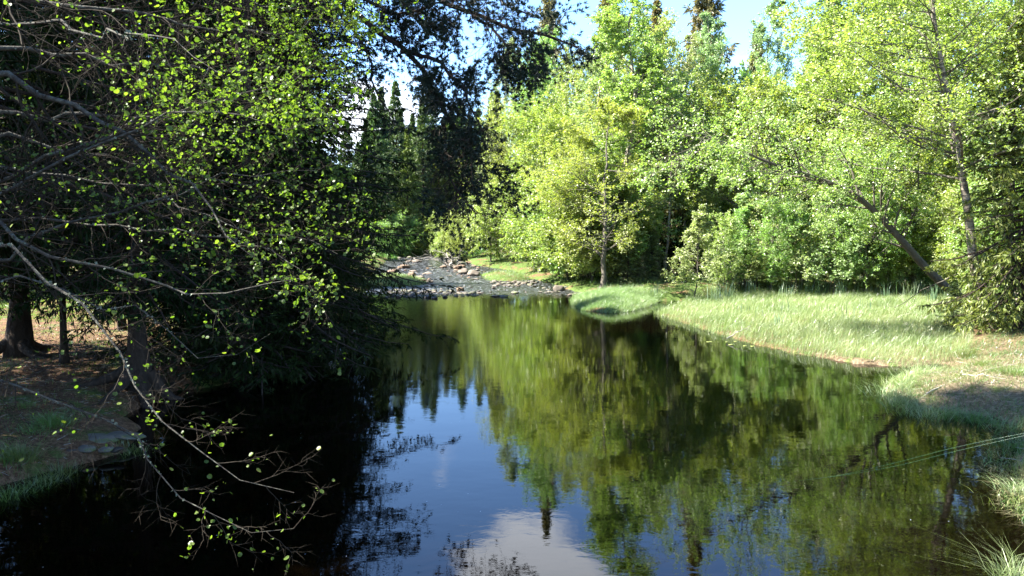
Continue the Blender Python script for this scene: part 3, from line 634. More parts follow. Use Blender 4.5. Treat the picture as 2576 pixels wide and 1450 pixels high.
# ------------------------------------------------------------------ wooded background
G_B = 'trees of the wood beyond the far bank'
LB = {'spruce': 'green spruce of the wood closing the view behind the river', 'birch': 'leafy birch of the wood behind the right bank'}
k = 0
for D in (74, 84, 95):
    for px in np.arange(1260, 3100, 95 * 74 / D):
        p = px + random.uniform(-30, 30); d = D + random.uniform(-4, 4); k += 1
        if random.random() < .55: plant('spruce_tree', PR[random.choice(['spruce_far', 'spruce_far_b', 'spruce_dark'])], XD(p, d), d, random.uniform(12, 17), LB['spruce'], 'spruce tree', G_B, wide=.9)
        else: plant('birch_tree', PR[random.choice(['birch_a', 'birch_b', 'birch_c'])], XD(p, d), d, random.uniform(11, 15), LB['birch'], 'birch tree', G_B)
# right wood beside and behind the marsh, outside the frame too
for i in range(26):
    x = random.uniform(19, 46); y = random.uniform(20, 66)
    if x < (y * .64 + 1.5): continue
    plant('birch_tree', PR[random.choice(['birch_a', 'birch_c', 'alder_b'])], x, y, random.uniform(9, 15), 'leafy tree deep in the wood of the right bank', 'birch tree', 'trees deep in the right-hand wood')
# centre: spruces upstream
CS = [(965, 84, 250, 'spruce_far_b', 'thin spruce nearest the dark left bank upstream'), (1000, 88, 235, 'spruce_far', 'tallest of the sunlit spruces upstream of the rapids'),
      (1040, 92, 310, 'spruce_far_b', 'spruce upstream in the bright gap beneath the pine bough'), (1085, 96, 225, 'spruce_far', 'spruce upstream behind the dark hanging pine bough'),
      (1120, 86, 300, 'spruce_bright', 'yellow-green sunlit spruce right of the upstream gap'), (1160, 90, 260, 'spruce_far', 'green spruce above the head of the rapids'),
      (1205, 84, 300, 'spruce_far_b', 'spruce upstream beside the pale olive birch'), (925, 78, 330, 'spruce_dark_b', 'dark spruce peeping past the edge of the left bank'),
      (1240, 94, 260, 'spruce_far', 'spruce upstream behind the pale bushes'), (980, 99, 300, 'spruce_dark', 'spruce in the second row upstream on the left'),
      (945, 80, 270, 'spruce_far', 'spruce upstream whose tip shows just left of the thin nearest one'), (1025, 80, 330, 'spruce_bright', 'shorter yellow-green spruce in the middle of the upstream gap'), (1065, 86, 260, 'spruce_far', 'full green spruce in the middle of the upstream gap'),
      (1060, 104, 300, 'spruce_far', 'spruce in the second row upstream in the middle'), (1140, 104, 290, 'spruce_far_b', 'spruce in the second row upstream on the right')]
for px, D, top, pr, lab in CS: plant('spruce_tree', PR[pr], XD(px, D), D, HT(top, D), lab, 'spruce tree', wide=.9)
for i in range(20):
    D = random.uniform(80, 112); px = 890 + i * 19 + random.uniform(-12, 12)
    plant('spruce_tree', PR[random.choice(['spruce_far', 'spruce_far_b', 'spruce_mid2'])], XD(px, D), D, HT(random.uniform(300, 430), D), 'lower spruce closing the wood upstream of the rapids', 'spruce tree', 'lower spruces upstream of the rapids')
for px, D, top in [(1010, 78, 560), (1080, 82, 570), (1120, 76, 560), (960, 72, 590), (1150, 72, 560), (1045, 90, 540), (985, 84, 560), (1100, 92, 540)]:
    plant('bank_shrub', PR['shrub'], XD(px, D), D, max(HT(top, D), 2.5), 'leafy bush under the spruces at the head of the rapids', 'bush', 'bushes at the head of the rapids')

# ------------------------------------------------------------------ left bank
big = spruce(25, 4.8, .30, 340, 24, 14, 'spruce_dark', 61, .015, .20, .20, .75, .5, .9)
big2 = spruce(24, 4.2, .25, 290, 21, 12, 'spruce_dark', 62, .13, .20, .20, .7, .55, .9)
PR['big'] = big; PR['big2'] = big2
p = at(338, 1012); plant('old_spruce', big2, p[0], p[1] + .3, 16.5, 'old spruce with a bare leaning trunk standing at the very edge of the water', 'spruce tree', rot=2.0, wide=1.2, tilt=(0, .05))
plant('old_spruce', big, XD(690, 21.8), 21.8, 16.5, 'huge black-green spruce whose boughs hang down to the water in the left middle', 'spruce tree', rot=.4, wide=1.45)
plant('old_spruce', big, XD(590, 26), 26, 18, 'dark spruce set back between the leaning trunk and the huge overhanging spruce', 'spruce tree', rot=3.3, wide=1.2)
p = at(48, 912, .35); plant('old_spruce', big2, p[0], p[1], 18, 'thick-trunked spruce with flared roots on the sunlit litter at the left edge', 'spruce tree', rot=4.2, wide=1.35)
plant('old_spruce', big2, XD(780, 27), 27, 14.5, 'dark spruce behind the huge overhanging spruce', 'spruce tree', rot=1.2, wide=1.25)
for (px, D, H) in [(-150, 36, 20), (60, 41, 19), (230, 39, 21), (380, 37, 19), (520, 34, 20), (640, 36, 19), (150, 50, 18), (330, 52, 18), (480, 48, 18), (600, 50, 17), (720, 42, 17), (-60, 56, 18), (-350, 44, 20), (250, 66, 16), (500, 66, 16), (0, 72, 17)]:
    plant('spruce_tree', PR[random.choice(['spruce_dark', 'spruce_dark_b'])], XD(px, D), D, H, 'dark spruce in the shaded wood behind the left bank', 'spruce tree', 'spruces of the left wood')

for x, y, H in [(-11.5, 14.6, 27), (-14, 12.2, 27), (-18, 16.2, 24), (-12, 8.5, 11), (-10.5, 5, 9), (-11.2, 5.4, 13.5), (-10.6, 7.4, 12), (-15, 10, 22)]:  # spruces added outside the frame for the shade they cast
    plant('old_spruce', PR['big2'], x, y, H, 'dark spruce added out of frame on the left to shade the near water', 'spruce tree', 'spruces added out of frame to shade the near left bank', wide=1.15)
for px, D, H, lab in [(470, 22, 5, 'low dark spruce boughs between the leaning trunk and the water'), (590, 20.0, 6, 'small dark spruce on the shore right of the leaning trunk'), (655, 20.8, 6.5, 'dark spruce at the foot of the pine, boughs over the water'),
                      (700, 22.5, 5, 'small dark spruce under the huge overhanging spruce'), (800, 25, 6, 'small dark spruce farthest right on the dark left shore'), (860, 29, 6, 'dark spruce behind the drooping boughs at the left side of the river')]:
    plant('young_spruce', PR['small_dark'], XD(px, D), D, H, lab, 'spruce tree', wide=1.15)
for px, D, H, lab in [(150, 19.5, 8, 'green spruce with sprays coloured as sunlit left of the leaning trunk'), (300, 25, 9.5, 'green spruce behind the leaning trunk')]:
    plant('young_spruce', PR['spruce_mid'], XD(px, D), D, H, lab, 'spruce tree', wide=1.0)  # greener needles paint the sunlit sprays among the dark spruces
# undergrowth that closes the wood behind the right bank
for i in range(44):
    D = random.uniform(47, 64); px = random.choice([random.uniform(1420, 1560), random.uniform(1740, 2650), random.uniform(1740, 2650), random.uniform(1740, 2650)])
    plant('undergrowth_bush', PR['shrub'], XD(px, D), D, random.uniform(3, 5.5), 'leafy bush among the trunks of the wood behind the right bank', 'bush', 'undergrowth of the right-hand wood', wide=1.2)
for D, px in [(36, 2480), (38, 2560), (34, 2620), (40, 2440), (33, 2540), (43, 2380), (45, 2500)]:
    plant('undergrowth_bush', PR['shrub'], XD(px, D), D, random.uniform(3, 4.5), 'leafy bush behind the pale leaning birch', 'bush', 'bushes behind the pale leaning birch', wide=1.1)

# ------------------------------------------------------------------ pine whose boughs hang into the picture
def pine():
    rg = np.random.default_rng(71)
    D = 19.0
    base = np.array([XD(600, 20.0), 20.0, 0]); base[2] = float(height([base[0]], [base[1]])[0]) - .1
    e = bpy.data.objects.new('pine_tree', None); COL.objects.link(e); e.location = base
    e['label'] = 'dark pine whose long drooping boughs hang into the sky gap from the upper left'; e['category'] = 'pine tree'
    K = 12; tl = np.stack([np.linspace(0, .6, K), np.linspace(0, -.3, K), np.linspace(0, 16.5, K)], -1)
    tr = np.linspace(.28, .08, K)
    g = Geo(); V, F = tubes(tl[None], tr[None], 12, (1, 0, 0)); g.add(V, F); obj('trunk', g.mesh('trunk', M['pine_bark'], True), e)
    limbs = [  # control points in the photograph's frame with their distance
        ([(600, -260, 19.8), (800, -60, 19), (935, 60, 18.5), (1010, 130, 18.2), (1075, 200, 18), (1125, 290, 17.8), (1170, 370, 17.6), (1190, 470, 17.5)], .115),
        ([(610, -420, 19.9), (850, -190, 19), (1040, -50, 18.5), (1180, 25, 18.2), (1290, 70, 18), (1380, 95, 17.8), (1455, 120, 17.7)], .11),
        ([(600, -150, 19.8), (760, -20, 19.5), (880, 60, 19), (930, 150, 18.8), (950, 230, 18.7), (985, 290, 18.6)], .07),
        ([(1010, 130, 18.2), (1090, 150, 17.5), (1150, 200, 17.2), (1190, 260, 17), (1215, 330, 16.9)], .06),
        ([(1075, 200, 18), (1150, 330, 18.2), (1210, 410, 18.4), (1270, 450, 18.5)], .05),
        ([(1125, 290, 17.8), (1120, 400, 17.6), (1140, 470, 17.4), (1200, 540, 17.3)], .05),
        ([(620, -520, 20), (900, -300, 20.5), (1100, -120, 21), (1230, -10, 21.3), (1340, 40, 21.5)], .08),
        ([(1180, 25, 18.2), (1250, 90, 17.6), (1300, 140, 17.4), (1330, 165, 17.3)], .045),
        ([(900, -20, 18.6), (960, 20, 18), (1030, 30, 17.6), (1110, 10, 17.4), (1190, -20, 17.3)], .05),
    ]
    P = []; Rr = []
    for c, r in limbs:
        p = crv([atD(*q) for q in c], 14); p[1:-1] += rg.normal(size=(12, 3)) * .05; P.append(p - base); Rr.append(np.linspace(r, r * .22, 14))
        g = Geo(); V, F = tubes((p - base)[None], Rr[-1][None], 7); g.add(V, F); obj('bough', g.mesh('bough', M['pine_bark'], True), e)
    P = np.stack(P); Rr = np.stack(Rr)
    P1, R1 = grow(P, Rr, 36, .28, 1.0, .9, lambda t, pl: .30 + .42 * np.ones_like(t), 6, -.30, .2, .8, .4, .010, rg)
    P2, R2 = grow(P1, R1, 7, .2, 1.0, .8, lambda t, pl: pl * .5, 5, -.2, .2, 1, .6, .006, rg)
    P3, R3 = grow(P2, R2, 3, .3, 1.0, .7, lambda t, pl: pl * .5 + .03, 4, .3, .2, 1, .7, .004, rg)
    # crown above the frame (its shade and its mirror image are seen in the water)
    azs = np.arange(34) * 2.4; tz = np.linspace(.55, 1, 34); B, _ = interp(tl[None], tz[None]); B = B[0]
    Dd = norm(np.stack([np.cos(azs), np.sin(azs), .25 + 0 * azs], -1))
    Q, RQ = poly(B, Dd, 4.2 * (1.3 - tz), np.full(34, .05), 8, -.2, .12, rg)
    Q1, S1 = grow(Q, RQ, 9, .3, 1.0, .9, lambda t, pl: pl * .35 + .1, 6, .1, .2, .8, .4, .010, rg)
    Q2, S2 = grow(Q1, S1, 6, .2, 1.0, .8, lambda t, pl: pl * .5, 5, .2, .2, 1, .6, .006, rg)
    g = Geo()
    for a, b, s in ((P1, R1, 4), (P2, R2, 3), (P3[::2, ::3], R3[::2, ::3], 3), (Q, RQ, 5), (Q1, S1, 3)):
        V, F = tubes(a, b, s); g.add(V, F)
    obj('twigs', g.mesh('twigs', M['pine_bark'], True), e, kind='stuff')
    def tufts(PP, per, nb, t0=.45):
        t = t0 + (1 - t0) * rg.random((len(PP), per)); pos, tan = interp(PP, t); pos = pos.reshape(-1, 3); tan = tan.reshape(-1, 3)
        pos = np.repeat(pos, nb, 0); tan = np.repeat(tan, nb, 0)
        ax = norm(tan * .8 + norm(rg.normal(size=pos.shape)) * .9); w = norm(np.cross(ax, rg.normal(size=pos.shape)))
        L = (.085 * (.6 + .7 * rg.random(len(pos))))[:, None]
        V = np.stack([pos + w * .008, pos - w * .008, pos + ax * L], 1).reshape(-1, 3)
        return V, [np.arange(len(V)).reshape(-1, 3)], np.repeat(rg.random(len(pos)), 3)
    g = Geo()
    # drop some sprays so the sky shows through in holes
    for PP, per, nb in ((P3, 3, 12), (P2, 3, 10), (Q2, 2, 12)):
        keep = rg.random(len(PP)) < np.clip(.68 + .75 * fbm(PP[:, 0, 0] * 1.5, PP[:, 0, 2] * 1.5), .04, 1)
        g.add(*tufts(PP[keep], per, nb))
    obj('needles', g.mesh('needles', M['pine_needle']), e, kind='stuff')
pine()

# ------------------------------------------------------------------ near alder reaching in from the left
def near_alder():
    rg = np.random.default_rng(81)
    base = np.array([-7.6, 7.5, 0.]); base[2] = float(height([base[0]], [base[1]])[0]) - .1
    e = bpy.data.objects.new('alder_tree', None); COL.objects.link(e); e.location = base
    e['label'] = 'near alder reaching in from the left edge, lichen-grey limbs and round leaves'; e['category'] = 'alder tree'
    tl = crv([(0, 0, 0), (.5, 0, 1.5), (1.1, .1, 3), (1.4, .3, 4.6), (1.5, .6, 6.5), (1.5, 1, 9)], 14)
    g = Geo(); V, F = tubes(tl[None], np.linspace(.2, .05, 14)[None], 12, (1, 0, 0)); g.add(V, F); obj('trunk', g.mesh('trunk', M['lichen_bark'], True), e)
    tp = lambda z: tuple(tl[np.argmin(abs(tl[:, 2] - z))] + base)
    L = [  # (start on trunk z or None, control points, radius, leafiness)
        (5.2, [(-60, 190, 6.6), (100, 230, 6.6), (250, 290, 6.5), (330, 370, 6.4), (480, 455, 6.2), (560, 560, 6), (640, 650, 5.9)], .045, .35),
        (4.4, [(-60, 470, 6.8), (130, 400, 6.7), (290, 330, 6.6), (450, 285, 6.8), (640, 240, 7.0), (800, 150, 7.1)], .032, 1),
        (4.1, [(-60, 500, 6.3), (60, 450, 6.2), (200, 385, 6.1), (420, 300, 6.0), (600, 300, 5.9), (800, 300, 5.9)], .028, 1),
        (3.4, [(-60, 670, 6.2), (150, 590, 6.2), (330, 525, 6.4), (600, 430, 6.8), (800, 430, 7.2)], .028, .8),
        (3.9, [(-60, 520, 6.0), (160, 640, 5.8), (300, 690, 5.7), (470, 740, 5.6), (640, 720, 5.5), (760, 700, 5.4)], .030, .6),
        (3.6, [(-60, 580, 5.6), (110, 680, 5.5), (215, 770, 5.4), (290, 880, 5.3), (345, 985, 5.2), (440, 1080, 5.1), (520, 1150, 5.0), (630, 1205, 4.95), (740, 1240, 4.9)], .024, .25),
        (2.4, [(-60, 930, 5.9), (120, 1000, 5.8), (250, 1050, 5.7), (330, 1090, 5.6), (390, 1190, 5.5), (470, 1270, 5.4), (600, 1340, 5.3), (740, 1330, 5.2)], .020, .35),
        (3.0, [(-60, 700, 6.0), (180, 745, 5.9), (300, 770, 5.9), (400, 830, 5.8), (470, 880, 5.8), (560, 900, 5.8), (680, 840, 5.8)], .020, .18),
        (6.4, [(-60, -60, 7.4), (200, 20, 7.6), (450, 60, 7.8), (700, 90, 8.2), (850, 50, 8.5)], .035, 1.2),
        (6.2, [(-60, 40, 7.0), (150, 60, 6.6), (320, 90, 5.8), (450, 110, 5.2), (560, 190, 4.9)], .022, .35),
        (5.8, [(-60, 120, 8.0), (250, 150, 8.4), (500, 170, 8.8), (720, 180, 9.2), (850, 215, 9.6)], .035, 1.3),
        (7.2, [(-60, -200, 8), (300, -80, 8.4), (600, -10, 8.8), (820, 30, 9.2), (880, 20, 9.4)], .035, 1.4),
        (5.5, [(-60, 280, 8.6), (300, 300, 9), (560, 330, 9.4), (760, 360, 9.8), (830, 400, 10)], .032, 1.2),
        (5.0, [(-60, 350, 8.4), (300, 400, 8.8), (560, 450, 9.2), (740, 480, 9.4), (810, 520, 9.6)], .028, .9),
        (4.2, [(-60, 430, 7.2), (300, 470, 7.2), (560, 540, 7), (720, 590, 6.8), (850, 640, 6.6)], .022, .7),
        (4.0, [(-60, 560, 7.4), (200, 560, 7.2), (450, 590, 7), (640, 620, 6.6), (760, 660, 6.2), (800, 760, 6)], .020, .5),
        (8.0, [(-60, -420, 8), (300, -300, 8.4), (600, -180, 8.8), (840, -60, 9.2), (960, -60, 9.4)], .035, 1.2),
    ]
    main = []; mr = []; lf = []
    for z, c, r, l in L:
        p = crv([tp(z)] + [tuple(atD(*q)) for q in c], 20)
        j = rg.normal(size=(18, 3)) * .035; p[1:-1] += j
        p = p - base; main.append(p); mr.append(np.linspace(r, r * .06, 20)); lf.append(l)
        g = Geo(); V, F = tubes(p[None], mr[-1][None], 7); g.add(V, F); obj('branch', g.mesh('branch', M['lichen_bark'], True), e)
    main = np.stack(main); mr = np.stack(mr); lf = np.array(lf)
    gt = Geo(); gl = Geo(); gi = Geo(); LP = []; LA = []; LS = []
    for i in range(len(main)):
        n = int(14 + 24 * lf[i])
        far = np.linalg.norm(main[i, 10] + base) 
        P1, R1 = grow(main[i:i+1], mr[i:i+1], n, .32, 1.0, .75, lambda t, pl: (.25 + .65 * (1 - t) ** .7) * min(1.5, max(far / 7, .8)), 9, .05, .17, .7, .5, .0028, rg)
        P2, R2 = grow(P1, R1, 6, .25, 1.0, .8, lambda t, pl: pl * .42, 6, .05, .2, .7, .6, .0017, rg)
        P3, R3 = grow(P2, R2, 4, .25, 1.0, .8, lambda t, pl: pl * .40 + .03, 4, .1, .2, .8, .7, .0012, rg)
        for a, b, s in ((P1, R1, 4), (P2, R2, 3), (P3[::2, ::3], R3[::2, ::3], 3)):
            V, F = tubes(a, b, s); gt.add(V, F)
        PP = P3
        t = 1 - .42 * rg.random((len(PP), 13)) ** 1.4; pos, tan = interp(PP, t); pos = pos.reshape(-1, 3); tan = tan.reshape(-1, 3)
        outw = np.repeat(np.linalg.norm(PP[:, 0] - main[i, 0], axis=1), 13)
        pr_ = np.clip(lf[i] * .8, 0, 1) * np.clip((outw - 3.0) / 2.4, .04, 1) * np.repeat(np.clip((PP[:, 0, 2] + base[2] - 2.2) / 2.2, .38, 1), 13)
        fld = fbm(pos[:, 0] * 2.2 + i, pos[:, 2] * 2.2, 1.0)
        k = rg.random(len(pos)) < pr_ * np.clip(.6 + .9 * fld, .04, 1)
        LP.append(pos[k]); LA.append(tan[k]); LS.append(np.full(k.sum(), .029 if far < 6.6 else .025))
        # lichen crust on the limb
        m = 150; t = rg.random((1, m)); q, _ = interp(main[i:i+1], t * .85); rr = interp_s(mr[i:i+1], t * .85)[0]
        dn = norm(rg.normal(size=(m, 3))); dn[:, 2] = abs(dn[:, 2]) * .6
        V, F, r = leaf_geo(q[0] + dn * rr[:, None], .022 * np.ones(m), 0, 1.0, rg); gi.add(V, F, r)
    obj('twigs', gt.mesh('twigs', M['twig_bark'], True), e, kind='stuff')
    obj('lichen', gi.mesh('lichen', M['lichen']), e, kind='stuff')
    LP = np.concatenate(LP); LA = np.concatenate(LA); LS = np.concatenate(LS) * (.6 + .75 * rg.random(len(LP)) ** 1.3)
    # the leaves that show largest become objects of their own
    wp = LP + base; yy = wp[:, 1]; sx = wp[:, 0] / yy; vis = (abs(sx) < .64) & (abs((wp[:, 2] - CAMZ) / yy) < .36) & (yy > 1)
    big_ = LS / yy * vis; order = np.argsort(-big_); top = order[:300]; rest = np.setdiff1d(np.arange(len(LP)), top)
    V, F, r = leaf_geo(LP[rest], LS[rest], .45, .9, rg, None, LA[rest], .5, 1); gl.add(V, F, r)
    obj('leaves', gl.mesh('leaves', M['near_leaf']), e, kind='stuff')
    forms = []
    for q in range(8):
        V, F, r = leaf_geo(np.zeros((1, 3)), np.array([1.0]), 6, .9, rg, np.array([.1 + .11 * q]), np.array([[1., 0, 0]]), .98, 1)
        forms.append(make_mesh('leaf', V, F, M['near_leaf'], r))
    for j in top:
        d = Vector(LA[j] + rg.normal(size=3) * .5).normalized()
        o = obj('leaf', forms[int(rg.integers(8))], e, loc=LP[j]); s = LS[j] * .95; o.scale = (s, s, s)
        eu = d.to_track_quat('X', 'Z').to_euler(); eu.x += rg.normal() * .5; o.rotation_euler = eu
near_alder()

# ------------------------------------------------------------------ stones
def stone_mesh(name, seed, mat, flat=.6):
    import bmesh
    rg = np.random.default_rng(seed); bm = bmesh.new(); bmesh.ops.create_icosphere(bm, subdivisions=3, radius=.5)
    pl = [(norm(rg.normal(size=3)), .30 + .14 * rg.random()) for _ in range(9)]
    for v in bm.verts:
        c = np.array(v.co)
        for n_, d in pl:
            s = c @ n_
            if s > d: c = c - n_ * (s - d) * .9
        c = c * (1 + .07 * math.sin(c[0] * 9 + seed) * math.sin(c[1] * 8) + .03 * math.sin(c[2] * 23 + c[0] * 17))
        c[2] *= flat; v.co = c
    me = bpy.data.meshes.new(name); bm.to_mesh(me); bm.free(); me.materials.append(M[mat]); 
    me.polygons.foreach_set('use_smooth', np.ones(len(me.polygons), bool)); return me
ST = {m: [stone_mesh('stone', 100 + i + 10 * j, m, (.55, .7, .45, .8)[i]) for i in range(4)] for j, m in enumerate(['stone_tan', 'stone_dark', 'stone_rust', 'stone_grey'])}
def stone(px, py, wpx, mat, label, group=None, form=None, hs=1.0, deep=1.0, name='stone', lift=0):
    p = at(px, py); s = wpx / FPX * p[1]
    me = ST[mat][random.randrange(4) if form is None else form]
    o = obj(name, me, label=label, cat='stone' if name == 'stone' else 'boulder', group=group)
    o.location = (p[0], p[1] + s * .3, p[2] + s * .12 * hs + lift); o.scale = (s * 1.15, s * deep, s * hs); o.rotation_euler = (random.uniform(-.15, .15), random.uniform(-.15, .15), random.uniform(0, 6.28) if deep == 1 else 0)
    return o
for a in [(1100, 648, 15, 'stone_dark', 'dark pointed boulder standing alone at the head of the rapids', 1.7), (1047, 661, 25, 'stone_tan', 'broad brown boulder upstream on the left of the current', .9),
          (1026, 661, 16, 'stone_tan', 'small brown boulder touching the broad upstream one', .8), (1130, 669, 27, 'stone_tan', 'large pale boulder by the driftwood on the right of the rapids', 1.3),
          (1117, 674, 17, 'stone_rust', 'rusty stone at the foot of the large pale boulder', .8), (1018, 675, 27, 'stone_rust', 'reddish flat-topped boulder in the left of the rapids', .8),
          (995, 680, 16, 'stone_tan', 'brown stone between the reddish and the orange boulder', 1), (985, 692, 34, 'stone_rust', 'orange-topped boulder nearest the dark left bank', 1),
          (1035, 699, 24, 'stone_rust', 'brown dome-shaped boulder above the left grass bar', 1.3), (995, 698, 14, 'stone_dark', 'dark wet stone below the orange-topped boulder', 1),
          (1039, 684, 22, 'stone_tan', 'low flat slab in mid rapids', .5), (1078, 690, 20, 'stone_tan', 'wedge-shaped light stone in mid rapids', .7),
          (1056, 702, 22, 'stone_tan', 'pale sloping stone at the head of the left grass bar', 1.1), (1063, 710, 20, 'stone_rust', 'brown stone at the right end of the left grass bar', .9),
          (1079, 711, 20, 'stone_tan', 'light stone just beyond the right end of the left grass bar', .9), (1189, 694, 34, 'stone_tan', 'largest tan boulder on the right side of the rapids', 1.2),
          (1166, 689, 26, 'stone_tan', 'tan boulder left of and touching the largest one', 1.1), (1157, 677, 32, 'stone_rust', 'long brown boulder above the largest tan boulder', .8),
          (1157, 733, 20, 'stone_rust', 'brown block standing highest in the right half of the stone weir', 1.3), (1404, 732, 30, 'stone_tan', 'tan boulder among pale herbs on the right shore', 1.1),
          (1296, 740, 22, 'stone_grey', 'grey pointed stone alone in the still water right of the weir', .9), (1268, 748, 22, 'stone_grey', 'flat grey stone lowest in the pool right of the weir', .6),
          (1248, 747, 26, 'stone_tan', 'long low stone beside the flat grey one', .5), (1242, 727, 14, 'stone_dark', 'small dark stone below the right grass bar', 1),
          (1093, 752, 16, 'stone_dark', 'black wet stone in front of the weir', .9), (1120, 749, 13, 'stone_dark', 'black stone in front of the middle of the weir', 1.1)]:
    px, py, w, m, lab, hs = a
    stone(px, py, w, m, lab, hs=hs, name='boulder' if w > 19 else 'stone')
# clusters: (x0,x1,y0,y1,n,size range,mats,label,group)
CL = [(972, 1090, 731, 750, 62, (7, 14), ['stone_dark', 'stone_dark', 'stone_grey'], 'dark wet stone in the heap forming the left part of the weir', 'dark stones of the weir'),
      (1085, 1208, 733, 746, 44, (6, 13), ['stone_dark', 'stone_tan', 'stone_grey'], 'brown stone in the right part of the weir', 'brown stones of the weir'),
      (1238, 1350, 709, 722, 46, (7, 15), ['stone_dark', 'stone_tan', 'stone_grey'], 'stone in the dark bank below the right grass bar', 'stones below the right grass bar'),
      (1430, 1500, 739, 746, 16, (7, 13), ['stone_tan', 'stone_grey'], 'pale stone on the shore left of the grass islet', 'pale stones beside the islet'),
      (1360, 1430, 722, 738, 14, (6, 14), ['stone_tan', 'stone_grey'], 'small stone on the shore under the layered alder', 'stones under the layered alder'),
      (985, 1240, 664, 704, 58, (4, 12), ['stone_tan', 'stone_rust', 'stone_dark', 'stone_grey'], 'small stone breaking the current of the rapids', 'small stones scattered in the rapids'),
      (1140, 1215, 660, 690, 22, (6, 14), ['stone_tan', 'stone_rust', 'stone_grey'], 'stone along the right edge of the rapids', 'stones along the right edge of the rapids'),
      (1000, 1330, 712, 745, 34, (3, 7), ['stone_tan', 'stone_dark'], 'pebble-sized stone just breaking the water near the weir', 'small stones near the weir'),
      (965, 1060, 643, 656, 20, (6, 12), ['stone_dark', 'stone_grey'], 'dark stone on the shaded shore at the head of the rapids', 'dark stones at the head of the rapids'),
      (1040, 1085, 700, 722, 12, (6, 11), ['stone_tan', 'stone_rust'], 'stone around the left grass bar', 'stones around the left grass bar')]
for x0, x1, y0, y1, n, (s0, s1), ms, lab, grp in CL:
    for i in range(n):
        t = (i + random.random()) / n
        stone(x0 + (x1 - x0) * t, random.uniform(y0, y1), 1.25 * (s0 + (s1 - s0) * random.random() ** 1.6), random.choice(ms), lab, grp, hs=random.uniform(.5, .95))
for px, py, w, m, lab, hs, dp in [(232, 1140, 95, 'stone_grey', 'wide flat slab on the left bank', .55, .9), (305, 1128, 85, 'stone_grey', 'second flat slab nearest the leaning trunk', .5, .9),
                                  (213, 1158, 42, 'stone_grey', 'round pale stone under the wide slab at the water edge', .9, .9), (262, 1158, 36, 'stone_grey', 'rounded stone right of the round pale one', .8, .9),
                                  (208, 1100, 34, 'stone_grey', 'mossy stone above the wide slab', .8, .9), (170, 1162, 40, 'stone_dark', 'dark stone left of the round pale one', .8, .9),
                                  (290, 1156, 30, 'stone_dark', 'dark stone beneath the second slab', .8, .9)]:
    stone(px, py, w, m, lab, hs=hs, deep=dp, form=0, lift=.13)
stone(2530, 1005, 75, 'stone_tan', 'pale half-buried stone in the dry grass of the right bank', hs=.5, deep=.9, form=0, lift=.35, name='boulder')

# ------------------------------------------------------------------ grass
def blades(x, y, z, h, w, rg, wind=(.35, -.1), curl=.5, segs=2):
    n = len(x); B = np.stack([x, y, z], -1)
    ln = rg.normal(size=(n, 2)) * curl * .5 + np.array(wind) * curl; a = rg.random(n) * math.pi
    wv = np.stack([np.cos(a), np.sin(a), 0 * a], -1) * (w * (.6 + .6 * rg.random(n)))[:, None] * .5
    hh = h * (.55 + .6 * rg.random(n))
    V = []
    for i, s in enumerate(np.linspace(0, 1, segs + 1)):
        c = B + np.stack([ln[:, 0] * hh * s**2, ln[:, 1] * hh * s**2, hh * (s - .18 * s**2 * np.minimum(2.2, 1 + np.hypot(ln[:, 0], ln[:, 1]) * 2))], -1)
        if i < segs: V += [c - wv * (1 - s * .6), c + wv * (1 - s * .6)]
        else: V.append(c)
    V = np.stack(V, 1); m = V.shape[1]; b = (np.arange(n) * m)[:, None]
    Q = np.concatenate([b + np.array([[2*i, 2*i+1, 2*i+3, 2*i+2]]) for i in range(segs - 1)])
    T = b + np.array([[m - 3, m - 2, m - 1]])
    return V.reshape(-1, 3), [Q, T], np.repeat(np.clip(rg.random(n) * .55 + .22 + .22 * fbm(x, y, .7), 0, 1), m)
def scatter(poly_, n, rg, buf=0.0):
    lo = poly_.min(0) - buf; hi = poly_.max(0) + buf; x = rg.uniform(lo[0], hi[0], n); y = rg.uniform(lo[1], hi[1], n)
    k = sdist(poly_, x, y) < buf; return x[k], y[k]
rg = np.random.default_rng(91)
def grass(name, label, poly_, n, h, w, mat, wind=(.4, -.15), curl=.55, clump=0, cat='grass', minland=-.45, hvar=0, segs=2, edge=.3):
    x, y = scatter(poly_, n, rg, .22 if poly_ is MARSH or any(poly_ is I for I in ISL) else 0)
    if clump: k = rg.random(len(x)) < np.clip(.5 + clump * fbm(x, y, 1.6), .03, 1); x, y = x[k], y[k]
    f = land(x, y); k = f > minland; x, y = x[k], y[k]
    z = height(x, y); z = np.maximum(z, wlevel(y)) - .03
    hh = h * (1 + hvar * fbm(x, y, .8)) * (1 - edge + edge * np.clip((land(x, y) + .3) / 1.8, 0, 1))
    g = Geo(); g.add(*blades(x, y, z, hh, np.full(len(x), w), rg, wind, curl, segs))
    return obj(name, g.mesh(name, M[mat]), label=label, cat=cat, kind='stuff')
grass('marsh_grass', 'pale green wind-combed sedge covering the marsh on the right', MARSH, 135000, .58, .0095, 'grass_pale', hvar=.26, edge=.4)
grass('marsh_straw', 'dry straw blades mixed into the marsh sedge', MARSH, 14000, .5, .009, 'grass_straw', curl=.9)
grass('marsh_weeds', 'darker green taller weeds in patches through the marsh sedge', MARSH, 16000, .72, .014, 'grass_green', clump=.9, hvar=.2)
grass('islet_grass', 'rounded cushion of pale sedge on the small islet', ISL[0], 26000, .68, .011, 'grass_pale', curl=.9, hvar=.3, edge=.45)
grass('bar_grass', 'pale grass on the gravel bar at the left of the rapids', ISL[1], 7000, .45, .014, 'grass_pale')
grass('bar_grass', 'thin grass on the stony bar at the right of the rapids', ISL[2], 5000, .4, .014, 'grass_pale', clump=.6)
back = np.array([(4.5, 42.5), (20, 42.5), (26, 33), (30, 45), (20, 52), (4.5, 50)])
grass('bank_grass', 'taller green grass and herbs under the trees behind the marsh', back, 16000, .5, .022, 'grass_green', clump=.4, segs=2)
